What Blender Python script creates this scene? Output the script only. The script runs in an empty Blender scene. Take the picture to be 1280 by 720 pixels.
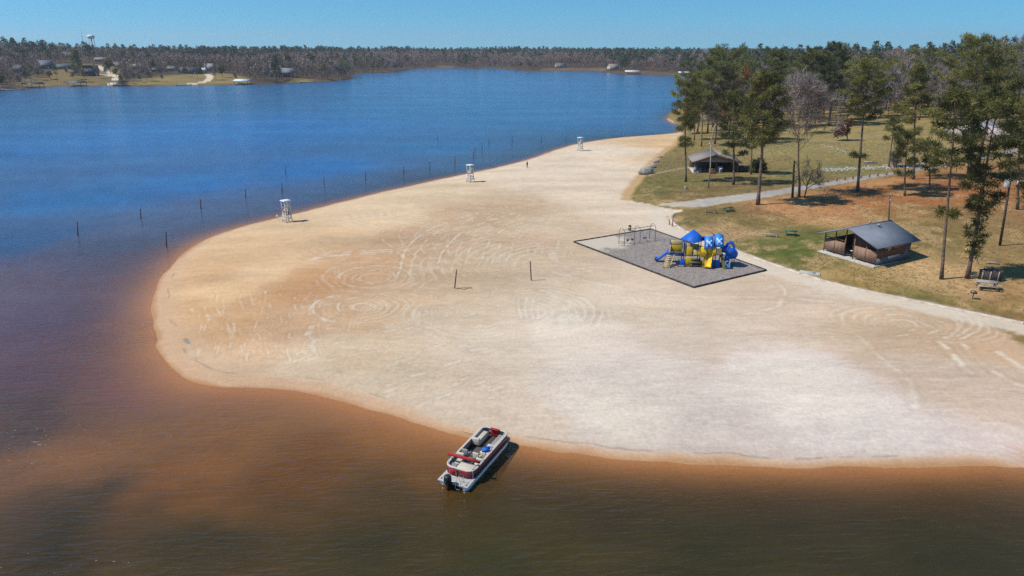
import bpy, math, random
import numpy as np
from mathutils import Vector, Matrix
rng = np.random.default_rng(11)
random.seed(5)
scene = bpy.context.scene
COL = scene.collection
PI = math.pi
# ------------------------------------------------------------------ camera model
CAM_H = 32.0
FPX = 880.0
PITCH = math.atan((360 - 57) / FPX)
CP, SP = math.cos(PITCH), math.sin(PITCH)

def ray(px, py):
    u = (px - 640) / FPX
    v = (360 - py) / FPX
    return np.array([u, CP + v * SP, -SP + v * CP])

def at(px, py, z=0.0):
    d = ray(px, py)
    t = (CAM_H - z) / -d[2]
    return (d[0] * t, d[1] * t)

# ------------------------------------------------------------------ noise
def _hash(ix, iy, seed):
    h = (ix.astype(np.int64) * 374761393 + iy.astype(np.int64) * 668265263 + seed * 1442695041)
    h = (h ^ (h >> 13)) * 1274126177
    h = h ^ (h >> 16)
    return ((h & 0xFFFFFF).astype(np.float32) / np.float32(0xFFFFFF))

def vnoise(x, y, seed=0):
    ix = np.floor(x); iy = np.floor(y)
    fx = (x - ix).astype(np.float32); fy = (y - iy).astype(np.float32)
    fx = fx * fx * (3 - 2 * fx); fy = fy * fy * (3 - 2 * fy)
    ix = ix.astype(np.int64); iy = iy.astype(np.int64)
    a = _hash(ix, iy, seed); b = _hash(ix + 1, iy, seed)
    c = _hash(ix, iy + 1, seed); d = _hash(ix + 1, iy + 1, seed)
    return (a + (b - a) * fx) * (1 - fy) + (c + (d - c) * fx) * fy

def fbm(x, y, oct=4, seed=0):
    s = 0; a = 0.5; n = 0
    for i in range(oct):
        s = s + a * vnoise(x, y, seed + i * 17); n += a
        x = x * 2.03 + 11.3; y = y * 2.03 - 7.7; a *= 0.5
    return s / n

def sstep(a, b, x):
    t = np.clip((x - a) / (b - a), 0, 1)
    return t * t * (3 - 2 * t)

# ------------------------------------------------------------------ polygons
def chaikin(P, n=1, closed=True):
    P = [np.array(p, float) for p in P]
    for _ in range(n):
        Q = []
        m = len(P)
        rngk = range(m) if closed else range(m - 1)
        if not closed: Q.append(P[0])
        for i in rngk:
            a, b = P[i], P[(i + 1) % m]
            Q.append(a * .75 + b * .25); Q.append(a * .25 + b * .75)
        if not closed: Q.append(P[-1])
        P = Q
    return np.array(P)

def seg_dist(X, Y, P, closed=True):
    """distance to a polyline, and inside flag (even-odd) if closed"""
    X = np.asarray(X, np.float32); Y = np.asarray(Y, np.float32)
    best = np.full(X.shape, 1e12, np.float32)
    ins = np.zeros(X.shape, bool)
    m = len(P)
    for i in range(m if closed else m - 1):
        ax, ay = map(np.float32, P[i]); bx, by = map(np.float32, P[(i + 1) % m])
        dx, dy = bx - ax, by - ay
        L = dx * dx + dy * dy + np.float32(1e-9)
        t = np.clip(((X - ax) * dx + (Y - ay) * dy) / L, 0, 1)
        ex = X - (ax + t * dx); ey = Y - (ay + t * dy)
        np.minimum(best, ex * ex + ey * ey, out=best)
        if closed and dy != 0:
            c = ((ay > Y) != (by > Y)) & (X < dx * (Y - ay) / dy + ax)
            ins ^= c
    return np.sqrt(best), ins

def sdist(X, Y, P):
    """signed distance, positive inside"""
    shp = np.shape(X)
    X = np.ravel(X); Y = np.ravel(Y)
    d = np.empty(X.shape, np.float32)
    for s in range(0, len(X), 60000):
        dd, ii = seg_dist(X[s:s + 60000], Y[s:s + 60000], P)
        d[s:s + 60000] = np.where(ii, dd, -dd)
    return d.reshape(shp)

NEAR_SHORE = [(1900, 590), (1500, 584), (1280, 583), (1180, 584.5), (1080, 585), (950, 584), (860, 580), (790, 574), (730, 569.5), (690, 565),
    (640, 556), (600, 549), (560, 541), (520, 529), (480, 516), (440, 504), (400, 494), (360, 488), (320, 484.5), (285, 484),
    (255, 482), (232, 475), (214, 462), (204, 447), (197, 430), (191, 408), (189, 388), (191, 370), (197, 353), (208, 338),
    (224, 321), (245, 305), (270, 294), (300, 284), (330, 276.5), (352, 271), (390, 262), (430, 251.5), (470, 242), (510, 233),
    (550, 224), (590, 216), (625, 208.5), (655, 201), (675, 194.5), (695, 187), (715, 181), (740, 176.5), (770, 172.5), (800, 170), (830, 168), (847, 166)]
COVE = [(858, 162), (852, 156), (838, 153), (833, 148), (838, 141), (852, 134), (880, 127), (915, 118), (932, 110), (915, 102), (890, 97),
    (860, 94.3), (830, 93.5), (790, 92.7), (763, 91.7), (757, 89.6), (742, 88.3), (700, 88.2), (670, 88.6), (648, 87.6)]
FARSH = [(632, 86.0), (620, 84.6), (600, 84.0), (570, 84.6), (545, 85.2), (520, 85.6), (503, 86.2), (506, 87.4), (508, 88.7), (500, 89.6),
    (470, 90.6), (447, 91.6), (432, 93.4), (438, 95.4), (443, 97.2), (440, 98.7), (430, 99.8), (411, 101.4), (385, 102.6), (360, 103.6),
    (335, 104.7), (300, 105.6), (250, 106.4), (200, 107), (150, 107), (110, 107.2), (60, 108), (30, 110.5), (0, 113), (-90, 117)]
LAKE = [at(*p) for p in NEAR_SHORE] + [at(*p) for p in COVE] + [at(*p) for p in FARSH] + \
    [(-900, 500), (-1500, 100), (-1500, -900), (700, -900), (420, -200), (150, 20)]
LAKE = chaikin(LAKE, 1)
ISLETS = [[at(*p) for p in q] for q in (
    [(588, 86.9), (593, 85.6), (602, 86.0), (602.5, 86.9), (596, 87.2)], [(604, 86.6), (612, 86), (622, 86.1), (623, 86.9), (612, 87.1)])]

# lawn (everything right of / behind the sand's edging)
EDGE_R = [(1500, 452), (1400, 428), (1340, 415), (1280, 402.5), (1230, 392), (1180, 382), (1120, 370), (1062, 358), (1030, 350), (1000, 340), (960, 327),
    (925, 313.5), (890, 301), (865, 291), (850, 284), (841, 277), (838, 271), (842, 266.5), (852, 263.5)]
ROAD_LO = [(870, 260.2), (909, 255), (942, 252), (988, 245.5), (1020, 240), (1040, 237.6), (1073, 233), (1095, 229.5), (1125, 225), (1160, 220.5), (1200, 214.5), (1280, 201), (1400, 178)]
ROAD_UP = [(1400, 168), (1280, 193), (1200, 208.5), (1179, 212.5), (1150, 217), (1118, 221.7), (1073, 226), (1040, 231), (1020, 234), (975, 239.5), (930, 244), (890, 247), (842, 252), (807, 253.5)]
EDGE_L = [(793, 252.5), (785, 249), (786, 243), (793, 233), (802, 221.5), (812, 208), (824, 196), (836, 185.5), (845, 181), (850, 176), (853, 170)]
BZ = 1.15
HLX = [-500, -100, 0, 100, 180, 250, 330, 380, 440, 500, 560, 640, 760, 850, 900, 1000, 1100, 1200, 1280, 1700]
HR0 = [640, 640, 640, 640, 700, 750, 800, 800, 900, 1000, 1150, 1150, 1000, 900, 560, 400, 380, 360, 340, 320]
HR1 = [1200, 1200, 1200, 1200, 1250, 1300, 1350, 1400, 1500, 1700, 1800, 1800, 1700, 1500, 950, 700, 700, 640, 620, 600]
HA = [15, 15, 15, 16, 13, 9, 7.5, 6.5, 4.5, 4.5, 3.5, 3.5, 3.5, 4.5, 7, 8.5, 7, 10, 14, 16]
HAZE = .00011
LAWN_A = chaikin([at(*p, BZ) for p in EDGE_R + ROAD_LO], 1, False)      # right of the road mouth
LAWN_B = chaikin([at(*p, BZ) for p in ROAD_UP + EDGE_L], 1, False)
LAWN = list(map(tuple, LAWN_A)) + [(330, 330), (900, 1300), (-200, 1500), (-60, 1100)] 
LAWN_POLY = [at(*p, BZ) for p in EDGE_R] + [at(*p, BZ) for p in EDGE_L] + [at(852, 160), at(835, 148)] + [(40, 700), (400, 900), (1500, 500), (600, 60), (160, 62)]

def pxh_of(X, Y):
    return 640 + FPX / CP * X / np.maximum(Y, 1.0)

def height(X, Y, full=False):
    X = np.asarray(X, np.float32); Y = np.asarray(Y, np.float32)
    dl = -sdist(X, Y, LAKE)
    for I in ISLETS:
        near = (np.abs(X - I[0][0]) < 120) & (np.abs(Y - I[0][1]) < 200)
        if near.any():
            di = sdist(X[near], Y[near], I)
            dl[near] = np.maximum(dl[near], di)
    nearsh = np.exp(-np.abs(dl) / 5.0)
    dl = dl + (fbm(X / 4.5, Y / 4.5, 3, 301) - .5) * .75 * nearsh * sstep(500, 300, np.hypot(X, Y))
    dw = sdist(X, Y, LAWN_POLY)
    r = np.hypot(X, Y)
    px = pxh_of(X, Y)
    land = 1.15 * (1 - np.exp(-np.maximum(dl, 0) / 7.0))
    wat = np.maximum(-0.11 * np.maximum(-dl, 0), -3.0)
    z = np.where(dl > 0, land, wat)
    w = np.maximum(dw, 0)
    near_l = sstep(520, 330, r)
    z = z + np.where(dl > 0, (0.25 * sstep(0, 2.5, w) + 0.028 * np.minimum(w, 130)) * near_l * sstep(0, 12, dl), 0)
    A = np.interp(px, HLX, HA); r0 = np.interp(px, HLX, HR0); r1 = np.interp(px, HLX, HR1)
    hill = A * sstep(0, 1, (r - r0) / (r1 - r0)) * (0.55 + 0.95 * vnoise(X / 210, Y / 210, 3))
    z = z + np.where(dl > 0, (hill + 2.5 * sstep(8, 70, dl) * sstep(400, 600, r)) * sstep(0, 60, dl), 0)
    if full: return z, dl, dw
    return z

_ts = np.concatenate([np.linspace(20, 400, 900), np.linspace(400, 3000, 900)[1:]])
def G(px, py):
    d = ray(px, py)
    t = _ts
    X = d[0] * t; Y = d[1] * t; Z = CAM_H + d[2] * t
    h = np.maximum(height(X, Y), 0)
    k = np.nonzero(Z <= h)[0]
    i = k[0] if len(k) else len(t) - 1
    a = (Z[i - 1] - h[i - 1]); b = (h[i] - Z[i])
    s = a / (a + b) if (a + b) > 0 else 0
    tt = t[i - 1] + (t[i] - t[i - 1]) * s
    return Vector((float(d[0] * tt), float(d[1] * tt), float(CAM_H + d[2] * tt)))

def hz(x, y):
    return float(height(np.array([x]), np.array([y]))[0])

def top_at(base, px, py):
    """the point seen at a pixel, at the base's distance"""
    d = ray(px, py)
    t = base.y / d[1]
    return Vector((float(d[0] * t), float(base.y), float(CAM_H + d[2] * t)))

# ------------------------------------------------------------------ mesh builder
class MB:
    def __init__(s):
        s.v = []; s.q = []; s.n = 0; s.m = []; s.c = []
    def add(s, verts, faces, mi=0, col=None):
        verts = np.asarray(verts, np.float32).reshape(-1, 3)
        s.v.append(verts)
        off = s.n
        if isinstance(faces, np.ndarray):
            s.q.append(faces.astype(np.int64) + off); s.m += [mi] * 1
            s._mi(mi, len(faces))
        else:
            by = {}
            for f in faces: by.setdefault(len(f), []).append(f)
            for k, fs in by.items():
                s.q.append(np.array(fs, np.int64) + off); s._mi(mi, len(fs))
        s.c.append(np.full(len(verts), 0.5 if col is None else 0, np.float32) if np.isscalar(col) is False and col is None else
                   (np.full(len(verts), col, np.float32) if np.isscalar(col) else np.asarray(col, np.float32)))
        s.n += len(verts)
        return s
    def _mi(s, mi, n):
        if not hasattr(s, 'mil'): s.mil = []
        s.mil.append(np.full(n, mi, np.int32))
    def box(s, c, size, rz=0.0, mi=0, M=None):
        sx, sy, sz = [k / 2 for k in size]
        V = np.array([(-sx, -sy, -sz), (sx, -sy, -sz), (sx, sy, -sz), (-sx, sy, -sz), (-sx, -sy, sz), (sx, -sy, sz), (sx, sy, sz), (-sx, sy, sz)])
        if M is not None: V = V @ np.array(M.to_3x3()).T
        if rz:
            ca, sa = math.cos(rz), math.sin(rz)
            V = np.stack([V[:, 0] * ca - V[:, 1] * sa, V[:, 0] * sa + V[:, 1] * ca, V[:, 2]], 1)
        V = V + np.array(c)
        return s.add(V, [(0, 3, 2, 1), (4, 5, 6, 7), (0, 1, 5, 4), (1, 2, 6, 5), (2, 3, 7, 6), (3, 0, 4, 7)], mi)
    def beam(s, a, b, w, h=None, mi=0, up=(0, 0, 1)):
        a = Vector(a); b = Vector(b); h = h or w
        d = (b - a); L = d.length; d.normalize()
        u = Vector(up)
        if abs(d.dot(u)) > 0.98: u = Vector((0, 1, 0))
        sd = d.cross(u).normalized(); u2 = sd.cross(d).normalized()
        V = []
        for p in (a, b):
            for i, j in ((-1, -1), (1, -1), (1, 1), (-1, 1)):
                V.append(p + sd * (i * w / 2) + u2 * (j * h / 2))
        return s.add([tuple(v) for v in V], [(0, 3, 2, 1), (4, 5, 6, 7), (0, 1, 5, 4), (1, 2, 6, 5), (2, 3, 7, 6), (3, 0, 4, 7)], mi)
    def tube(s, pts, rad, n=8, caps=True, mi=0, col=None):
        pts = [Vector(p) for p in pts]
        if np.isscalar(rad): rad = [rad] * len(pts)
        V = []; F = []
        prev = None
        for i, p in enumerate(pts):
            t = (pts[min(i + 1, len(pts) - 1)] - pts[max(i - 1, 0)]).normalized()
            if prev is None:
                u = t.orthogonal().normalized()
            else:
                u = (prev - t * prev.dot(t))
                u = u.normalized() if u.length > 1e-6 else t.orthogonal().normalized()
            prev = u
            w = t.cross(u)
            for k in range(n):
                a = 2 * PI * k / n
                V.append(p + (u * math.cos(a) + w * math.sin(a)) * rad[i])
        for i in range(len(pts) - 1):
            for k in range(n):
                F.append((i * n + k, i * n + (k + 1) % n, (i + 1) * n + (k + 1) % n, (i + 1) * n + k))
        if caps:
            F.append(tuple(range(n - 1, -1, -1))); F.append(tuple((len(pts) - 1) * n + k for k in range(n)))
        return s.add([tuple(v) for v in V], F, mi, col)
    def lathe(s, prof, c=(0, 0, 0), n=16, mi=0, axis='z'):
        V = []; F = []
        for r, z in prof:
            for k in range(n):
                a = 2 * PI * k / n
                p = (r * math.cos(a), r * math.sin(a), z)
                if axis == 'x': p = (p[2], p[0], p[1])
                if axis == 'y': p = (p[0], p[2], p[1])
                V.append((p[0] + c[0], p[1] + c[1], p[2] + c[2]))
        for i in range(len(prof) - 1):
            for k in range(n):
                F.append((i * n + k, i * n + (k + 1) % n, (i + 1) * n + (k + 1) % n, (i + 1) * n + k))
        F.append(tuple(range(n - 1, -1, -1))); F.append(tuple((len(prof) - 1) * n + k for k in range(n)))
        return s.add(V, F, mi)
    def prism(s, poly, z0, z1, mi=0):
        n = len(poly)
        V = [(x, y, z0) for x, y in poly] + [(x, y, z1) for x, y in poly]
        F = [tuple(range(n - 1, -1, -1)), tuple(range(n, 2 * n))] + [(i, (i + 1) % n, n + (i + 1) % n, n + i) for i in range(n)]
        return s.add(V, F, mi)
    def extr(s, poly3, vec, mi=0):
        n = len(poly3); vec = Vector(vec)
        V = [Vector(p) for p in poly3]; V += [p + vec for p in V]
        F = [tuple(range(n - 1, -1, -1)), tuple(range(n, 2 * n))] + [(i, (i + 1) % n, n + (i + 1) % n, n + i) for i in range(n)]
        return s.add([tuple(v) for v in V], F, mi)
    def mesh(s, name, mats, smooth=False, attr=False):
        me = bpy.data.meshes.new(name)
        V = np.concatenate(s.v)
        nl = sum(a.size for a in s.q); nf = sum(len(a) for a in s.q)
        me.vertices.add(len(V)); me.vertices.foreach_set('co', V.ravel())
        me.loops.add(nl); me.polygons.add(nf)
        me.loops.foreach_set('vertex_index', np.concatenate([a.ravel() for a in s.q]).astype(np.int32))
        tot = np.concatenate([np.full(len(a), a.shape[1], np.int32) for a in s.q])
        st = np.concatenate([[0], np.cumsum(tot)[:-1]]).astype(np.int32)
        me.polygons.foreach_set('loop_start', st)
        me.polygons.foreach_set('loop_total', tot)
        me.polygons.foreach_set('material_index', np.concatenate(s.mil))
        if smooth: me.polygons.foreach_set('use_smooth', np.ones(nf, bool))
        for m in (mats if isinstance(mats, (list, tuple)) else [mats]): me.materials.append(m)
        if attr:
            a = me.attributes.new('tone', 'FLOAT', 'POINT')
            a.data.foreach_set('value', np.concatenate(s.c))
        me.update(calc_edges=True)
        me.validate()
        return me
    def build(s, name, mats, parent=None, loc=None, smooth=False, attr=False, bevel=0.0):
        o = bpy.data.objects.new(name, s.mesh(name, mats, smooth, attr))
        COL.objects.link(o)
        if parent is not None: o.parent = parent
        if loc is not None: o.location = loc
        if bevel:
            b = o.modifiers.new('bevel', 'BEVEL'); b.width = bevel; b.segments = 2; b.limit_method = 'ANGLE'
        return o

def tag(o, label=None, cat=None, group=None, kind=None):
    if label: o['label'] = label
    if cat: o['category'] = cat
    if group: o['group'] = group
    if kind: o['kind'] = kind
    return o

def thing(name, label, cat, loc=(0, 0, 0), rz=0.0, group=None):
    o = bpy.data.objects.new(name, None); COL.objects.link(o)
    o.empty_display_size = 0.2
    o.location = loc; o.rotation_euler = (0, 0, rz)
    return tag(o, label, cat, group)

def copy_tree(o, parent=None):
    c = o.copy(); COL.objects.link(c)
    if parent is not None: c.parent = parent
    for ch in list(o.children): copy_tree(ch, c)
    return c

# ------------------------------------------------------------------ materials
def nt(m):
    m.use_nodes = True
    t = m.node_tree
    return t, t.nodes, t.links, t.nodes['Principled BSDF']

def material(name, col, rough=0.7, var=0.12, scale=6.0, bump=0.0, metal=0.0, spec=0.4, dirt=None, stretch=(1, 1, 1)):
    """procedural paint / wood / metal: base colour broken up by two octaves of noise, uneven gloss, optional dirt tint and bump"""
    m = bpy.data.materials.new(name)
    t, N, L, P = nt(m)
    tc = N.new('ShaderNodeTexCoord'); mp = N.new('ShaderNodeMapping'); mp.inputs['Scale'].default_value = stretch
    L.new(tc.outputs['Object'], mp.inputs['Vector'])
    nz = N.new('ShaderNodeTexNoise'); nz.inputs['Scale'].default_value = scale; nz.inputs['Detail'].default_value = 5
    L.new(mp.outputs['Vector'], nz.inputs['Vector'])
    r = N.new('ShaderNodeValToRGB')
    c = np.array(col); d = np.array(dirt if dirt is not None else c * (1 - var * 1.6))
    r.color_ramp.elements[0].position = 0.3; r.color_ramp.elements[0].color = (*d, 1)
    r.color_ramp.elements[1].position = 0.7; r.color_ramp.elements[1].color = (*np.clip(c * (1 + var), 0, 0.9), 1)
    L.new(nz.outputs['Fac'], r.inputs['Fac']); L.new(r.outputs['Color'], P.inputs['Base Color'])
    mr = N.new('ShaderNodeMapRange'); mr.inputs['To Min'].default_value = max(0.05, rough - 0.12); mr.inputs['To Max'].default_value = min(1, rough + 0.12)
    L.new(nz.outputs['Fac'], mr.inputs['Value']); L.new(mr.outputs['Result'], P.inputs['Roughness'])
    P.inputs['Metallic'].default_value = metal
    P.inputs['Specular IOR Level'].default_value = spec
    if bump:
        b = N.new('ShaderNodeBump'); b.inputs['Strength'].default_value = bump; b.inputs['Distance'].default_value = 0.02
        L.new(nz.outputs['Fac'], b.inputs['Height']); L.new(b.outputs['Normal'], P.inputs['Normal'])
    return m

def leaf_material(name, dark, light, transl=0.2):
    m = bpy.data.materials.new(name)
    t, N, L, P = nt(m)
    a = N.new('ShaderNodeAttribute'); a.attribute_name = 'tone'
    oi = N.new('ShaderNodeObjectInfo')
    add = N.new('ShaderNodeMath'); add.operation = 'MULTIPLY_ADD'; add.inputs[1].default_value = 0.35; add.inputs[2].default_value = -0.17
    L.new(oi.outputs['Random'], add.inputs[0])
    s = N.new('ShaderNodeMath'); s.operation = 'ADD'; s.use_clamp = True
    L.new(a.outputs['Fac'], s.inputs[0]); L.new(add.outputs[0], s.inputs[1])
    r = N.new('ShaderNodeValToRGB')
    r.color_ramp.elements[0].color = (*dark, 1); r.color_ramp.elements[1].color = (*light, 1)
    L.new(s.outputs[0], r.inputs['Fac']); L.new(r.outputs['Color'], P.inputs['Base Color'])
    P.inputs['Roughness'].default_value = 0.65; P.inputs['Specular IOR Level'].default_value = 0.25
    if transl:
        tr = N.new('ShaderNodeBsdfTranslucent'); L.new(r.outputs['Color'], tr.inputs['Color'])
        mx = N.new('ShaderNodeMixShader'); mx.inputs[0].default_value = transl
        L.new(P.outputs[0], mx.inputs[1]); L.new(tr.outputs[0], mx.inputs[2])
        out = [n for n in N if n.type == 'OUTPUT_MATERIAL'][0]
        L.new(mx.outputs[0], out.inputs['Surface'])
    return m
WATER_PTS = [(500, 545, (.24, .12, .04)), (430, 520, (.24, .12, .045)), (350, 505, (.20, .105, .045)), (280, 500, (.17, .09, .045)), (230, 500, (.11, .064, .05)),  # murk colours, with the sky's blue and purple reflection mixed into them
    (640, 640, (.07, .045, .016)), (800, 625, (.06, .042, .02)), (1000, 630, (.055, .04, .02)), (1250, 640, (.055, .04, .02)),
    (640, 700, (.05, .04, .016)), (900, 690, (.048, .038, .018)), (1200, 700, (.045, .036, .02)), (450, 690, (.055, .04, .016)), (450, 620, (.085, .048, .016)), (400, 570, (.14, .068, .022)), (300, 540, (.16, .085, .032)), (180, 540, (.13, .075, .04)),
    (250, 600, (.11, .056, .02)), (100, 560, (.12, .068, .038)), (100, 640, (.095, .055, .03)), (250, 690, (.07, .046, .016)), (60, 700, (.06, .04, .016)), (20, 520, (.065, .04, .035)), (60, 470, (.06, .042, .05)), (150, 470, (.08, .05, .055)),
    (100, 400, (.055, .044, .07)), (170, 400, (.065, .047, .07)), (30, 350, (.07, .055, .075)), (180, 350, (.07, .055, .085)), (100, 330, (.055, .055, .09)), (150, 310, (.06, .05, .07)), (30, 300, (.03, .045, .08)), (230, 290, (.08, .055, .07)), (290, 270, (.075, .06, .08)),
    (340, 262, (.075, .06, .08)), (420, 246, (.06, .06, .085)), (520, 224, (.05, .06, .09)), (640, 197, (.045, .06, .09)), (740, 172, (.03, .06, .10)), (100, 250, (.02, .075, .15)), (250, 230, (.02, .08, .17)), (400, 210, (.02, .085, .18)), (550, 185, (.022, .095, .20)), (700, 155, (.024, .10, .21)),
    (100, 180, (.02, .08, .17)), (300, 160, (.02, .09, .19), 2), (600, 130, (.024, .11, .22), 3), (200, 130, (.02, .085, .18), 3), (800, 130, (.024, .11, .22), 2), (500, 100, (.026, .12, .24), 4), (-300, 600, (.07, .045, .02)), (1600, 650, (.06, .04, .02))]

def _mk(p):
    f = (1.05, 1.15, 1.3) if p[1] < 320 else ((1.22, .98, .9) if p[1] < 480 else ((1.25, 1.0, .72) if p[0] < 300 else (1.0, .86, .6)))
    if p[1] > 610: f = tuple(a * b for a, b in zip(f, (.76, .84, .74)))
    elif p[1] > 530 and p[0] < 350: f = tuple(a * b for a, b in zip(f, (1.42, 1.2, .85)))
    elif p[1] > 540: f = tuple(a * b for a, b in zip(f, (.98, .80, .35)))
    if 320 < p[1] < 480 and p[0] < 250: f = tuple(a * b for a, b in zip(f, (1.4, 1.08, 1.0)))
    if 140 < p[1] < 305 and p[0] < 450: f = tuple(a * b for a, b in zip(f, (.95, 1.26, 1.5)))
    if p[1] > 610 and p[0] < 330: f = tuple(a * b for a, b in zip(f, (.72, .76, .8)))
    if p[1] > 480: f = (f[0] * .94, f[1] * 1.04, f[2])
    return (p[0], p[1], tuple(c * k for c, k in zip(p[2], f))) + tuple(p[3:])
WATER_PTS = [_mk(p) for p in WATER_PTS]
# ------------------------------------------------------------------ light, sky, camera
SUN_EL, SUN_AZ = math.radians(53), math.radians(180 + 8)          # the sun stands to the left of the view
sun_dir = Vector((math.cos(SUN_EL) * math.cos(SUN_AZ), math.cos(SUN_EL) * math.sin(SUN_AZ), math.sin(SUN_EL)))
w = bpy.data.worlds.new('World'); scene.world = w; w.use_nodes = True
WN, WL = w.node_tree.nodes, w.node_tree.links
bg = WN['Background']; bg.inputs['Strength'].default_value = 0.10
sky = WN.new('ShaderNodeTexSky'); sky.sky_type = 'NISHITA'; sky.sun_disc = False
sky.sun_elevation = SUN_EL; sky.sun_rotation = math.radians(90) - SUN_AZ
sky.altitude = 0; sky.air_density = 1.0; sky.dust_density = 0.15; sky.ozone_density = 3.0
tcw = WN.new('ShaderNodeTexCoord'); mpw = WN.new('ShaderNodeMapping'); mpw.inputs['Location'].default_value = (0, 0, 0.10)
WL.new(tcw.outputs['Generated'], mpw.inputs['Vector']); WL.new(mpw.outputs['Vector'], sky.inputs['Vector'])
tint = WN.new('ShaderNodeMix'); tint.data_type = 'RGBA'; tint.blend_type = 'MULTIPLY'; tint.inputs[0].default_value = 1.0
tint.inputs[7].default_value = (0.47, 1.0, 1.17, 1)
WL.new(sky.outputs['Color'], tint.inputs[6]); WL.new(tint.outputs[2], bg.inputs['Color'])
ld = bpy.data.lights.new('sun', 'SUN'); ld.energy = 4.4; ld.angle = math.radians(0.5); ld.color = (1.0, 0.95, 0.87)
lo = bpy.data.objects.new('sun', ld); COL.objects.link(lo); lo.location = (0, 0, 300)
lo.rotation_euler = (-sun_dir).to_track_quat('-Z', 'Y').to_euler()
cd = bpy.data.cameras.new('camera'); cam = bpy.data.objects.new('camera', cd); COL.objects.link(cam)
cam.location = (0, 0, CAM_H); cam.rotation_euler = (PI / 2 - PITCH, 0, 0)
cd.sensor_width = 36; cd.lens = 36 * FPX / 1280; cd.clip_end = 20000; cd.clip_start = 0.5
scene.camera = cam
scene.view_settings.view_transform = 'Standard'; scene.view_settings.look = 'None'
scene.view_settings.exposure = 0.10; scene.view_settings.gamma = 1.0
scene.render.engine = 'CYCLES'
cy = scene.cycles
cy.max_bounces = 6; cy.diffuse_bounces = 2; cy.glossy_bounces = 2; cy.transmission_bounces = 2; cy.transparent_max_bounces = 8; cy.volume_bounces = 0
cy.use_denoising = False
cy.sample_clamp_indirect = 4; cy.sample_clamp_direct = 1.0

# ------------------------------------------------------------------ the ground: one sheet out to the horizon
def polar(step_az, rows, span=38.5, coarse=3.0):
    fine = np.arange(-span, span + 1e-6, step_az)
    rest = np.arange(span + coarse, 360 - span - coarse / 2, coarse)
    az = np.radians(np.concatenate([fine, rest]))
    R, A = np.meshgrid(rows, az, indexing='ij')
    X = R * np.sin(A); Y = R * np.cos(A)
    nr, na = R.shape
    i = np.arange(nr - 1)[:, None] * na; k = np.arange(na)[None, :]; k2 = (k + 1) % na
    Q = np.stack([i + k, i + k2, i + na + k2, i + na + k], -1).reshape(-1, 4)
    c = np.arange(na)
    return X, Y, Q, na

def sheet(name, X, Y, Z, Q, na, mat, attrs, smooth=True):
    V = np.stack([X.ravel(), Y.ravel(), Z.ravel()], 1).astype(np.float32)
    nv = len(V)
    V = np.concatenate([V, [[0, 0, Z[0].mean()]]]).astype(np.float32)
    k = np.arange(na)
    T = np.stack([np.full(na, nv), (k + 1) % na, k], 1)
    Qf = Q
    me = bpy.data.meshes.new(name)
    me.vertices.add(len(V)); me.vertices.foreach_set('co', V.ravel())
    nl = Qf.size + T.size; nf = len(Qf) + len(T)
    me.loops.add(nl); me.polygons.add(nf)
    me.loops.foreach_set('vertex_index', np.concatenate([Qf.ravel(), T.ravel()]).astype(np.int32))
    tot = np.concatenate([np.full(len(Qf), 4, np.int32), np.full(len(T), 3, np.int32)])
    me.polygons.foreach_set('loop_start', np.concatenate([[0], np.cumsum(tot)[:-1]]).astype(np.int32))
    me.polygons.foreach_set('loop_total', tot)
    me.polygons.foreach_set('use_smooth', np.full(nf, smooth, bool))
    me.materials.append(mat)
    for an, (ty, arr) in attrs.items():
        if ty == 'COL':
            a = me.attributes.new(an, 'FLOAT_COLOR', 'POINT')
            arr = arr.reshape(-1, 3)
            arr = np.concatenate([arr, arr[:1]])
            a.data.foreach_set('color', np.concatenate([arr, np.ones((len(arr), 1))], 1).astype(np.float32).ravel())
        else:
            a = me.attributes.new(an, 'FLOAT', 'POINT')
            arr = arr.ravel(); a.data.foreach_set('value', np.concatenate([arr, arr[:1]]).astype(np.float32))
    me.update(calc_edges=True)
    o = bpy.data.objects.new(name, me); COL.objects.link(o)
    return o

dep = np.radians(np.concatenate([np.arange(44, 8, -0.075), np.arange(8, 1.0, -0.05)]))
rows = np.concatenate([[3, 10, 20, 28], CAM_H / np.tan(dep), [2100, 2500, 3200, 4500, 6000]])
rows = rows[np.concatenate([[True], np.diff(rows) > 0])]
TX, TY, TQ, TNA = polar(0.075, rows)
TZ, TD, TW = height(TX, TY, True)
TR = np.hypot(TX, TY)

def idw(X, Y, pts, power=2.6, soft=2.0):
    """blend of colours given at ground points, weights falling with distance"""
    acc = np.zeros(X.shape + (3,), np.float32); ws = np.zeros(X.shape, np.float32)
    for (x, y, c, s) in pts:
        d2 = (X - x) ** 2 + (Y - y) ** 2 + soft ** 2
        wgt = (s * s / d2) ** (power / 2)
        acc += wgt[..., None] * np.array(c, np.float32); ws += wgt
    return acc / ws[..., None]

def srgb(r, g, b):
    c = np.array([r, g, b]) / 255.0
    return np.where(c <= 0.04045, c / 12.92, ((c + 0.055) / 1.055) ** 2.4)

K = 0.80          # lit picture value -> reflectance of dry matt ground
def gp(lst, z=BZ, k=K):
    out = []
    for (px, py, c, *s) in lst:
        x, y = at(px, py, z)
        out.append((x, y, srgb(*c) * k, s[0] if s else 1.0))
    return out

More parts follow.
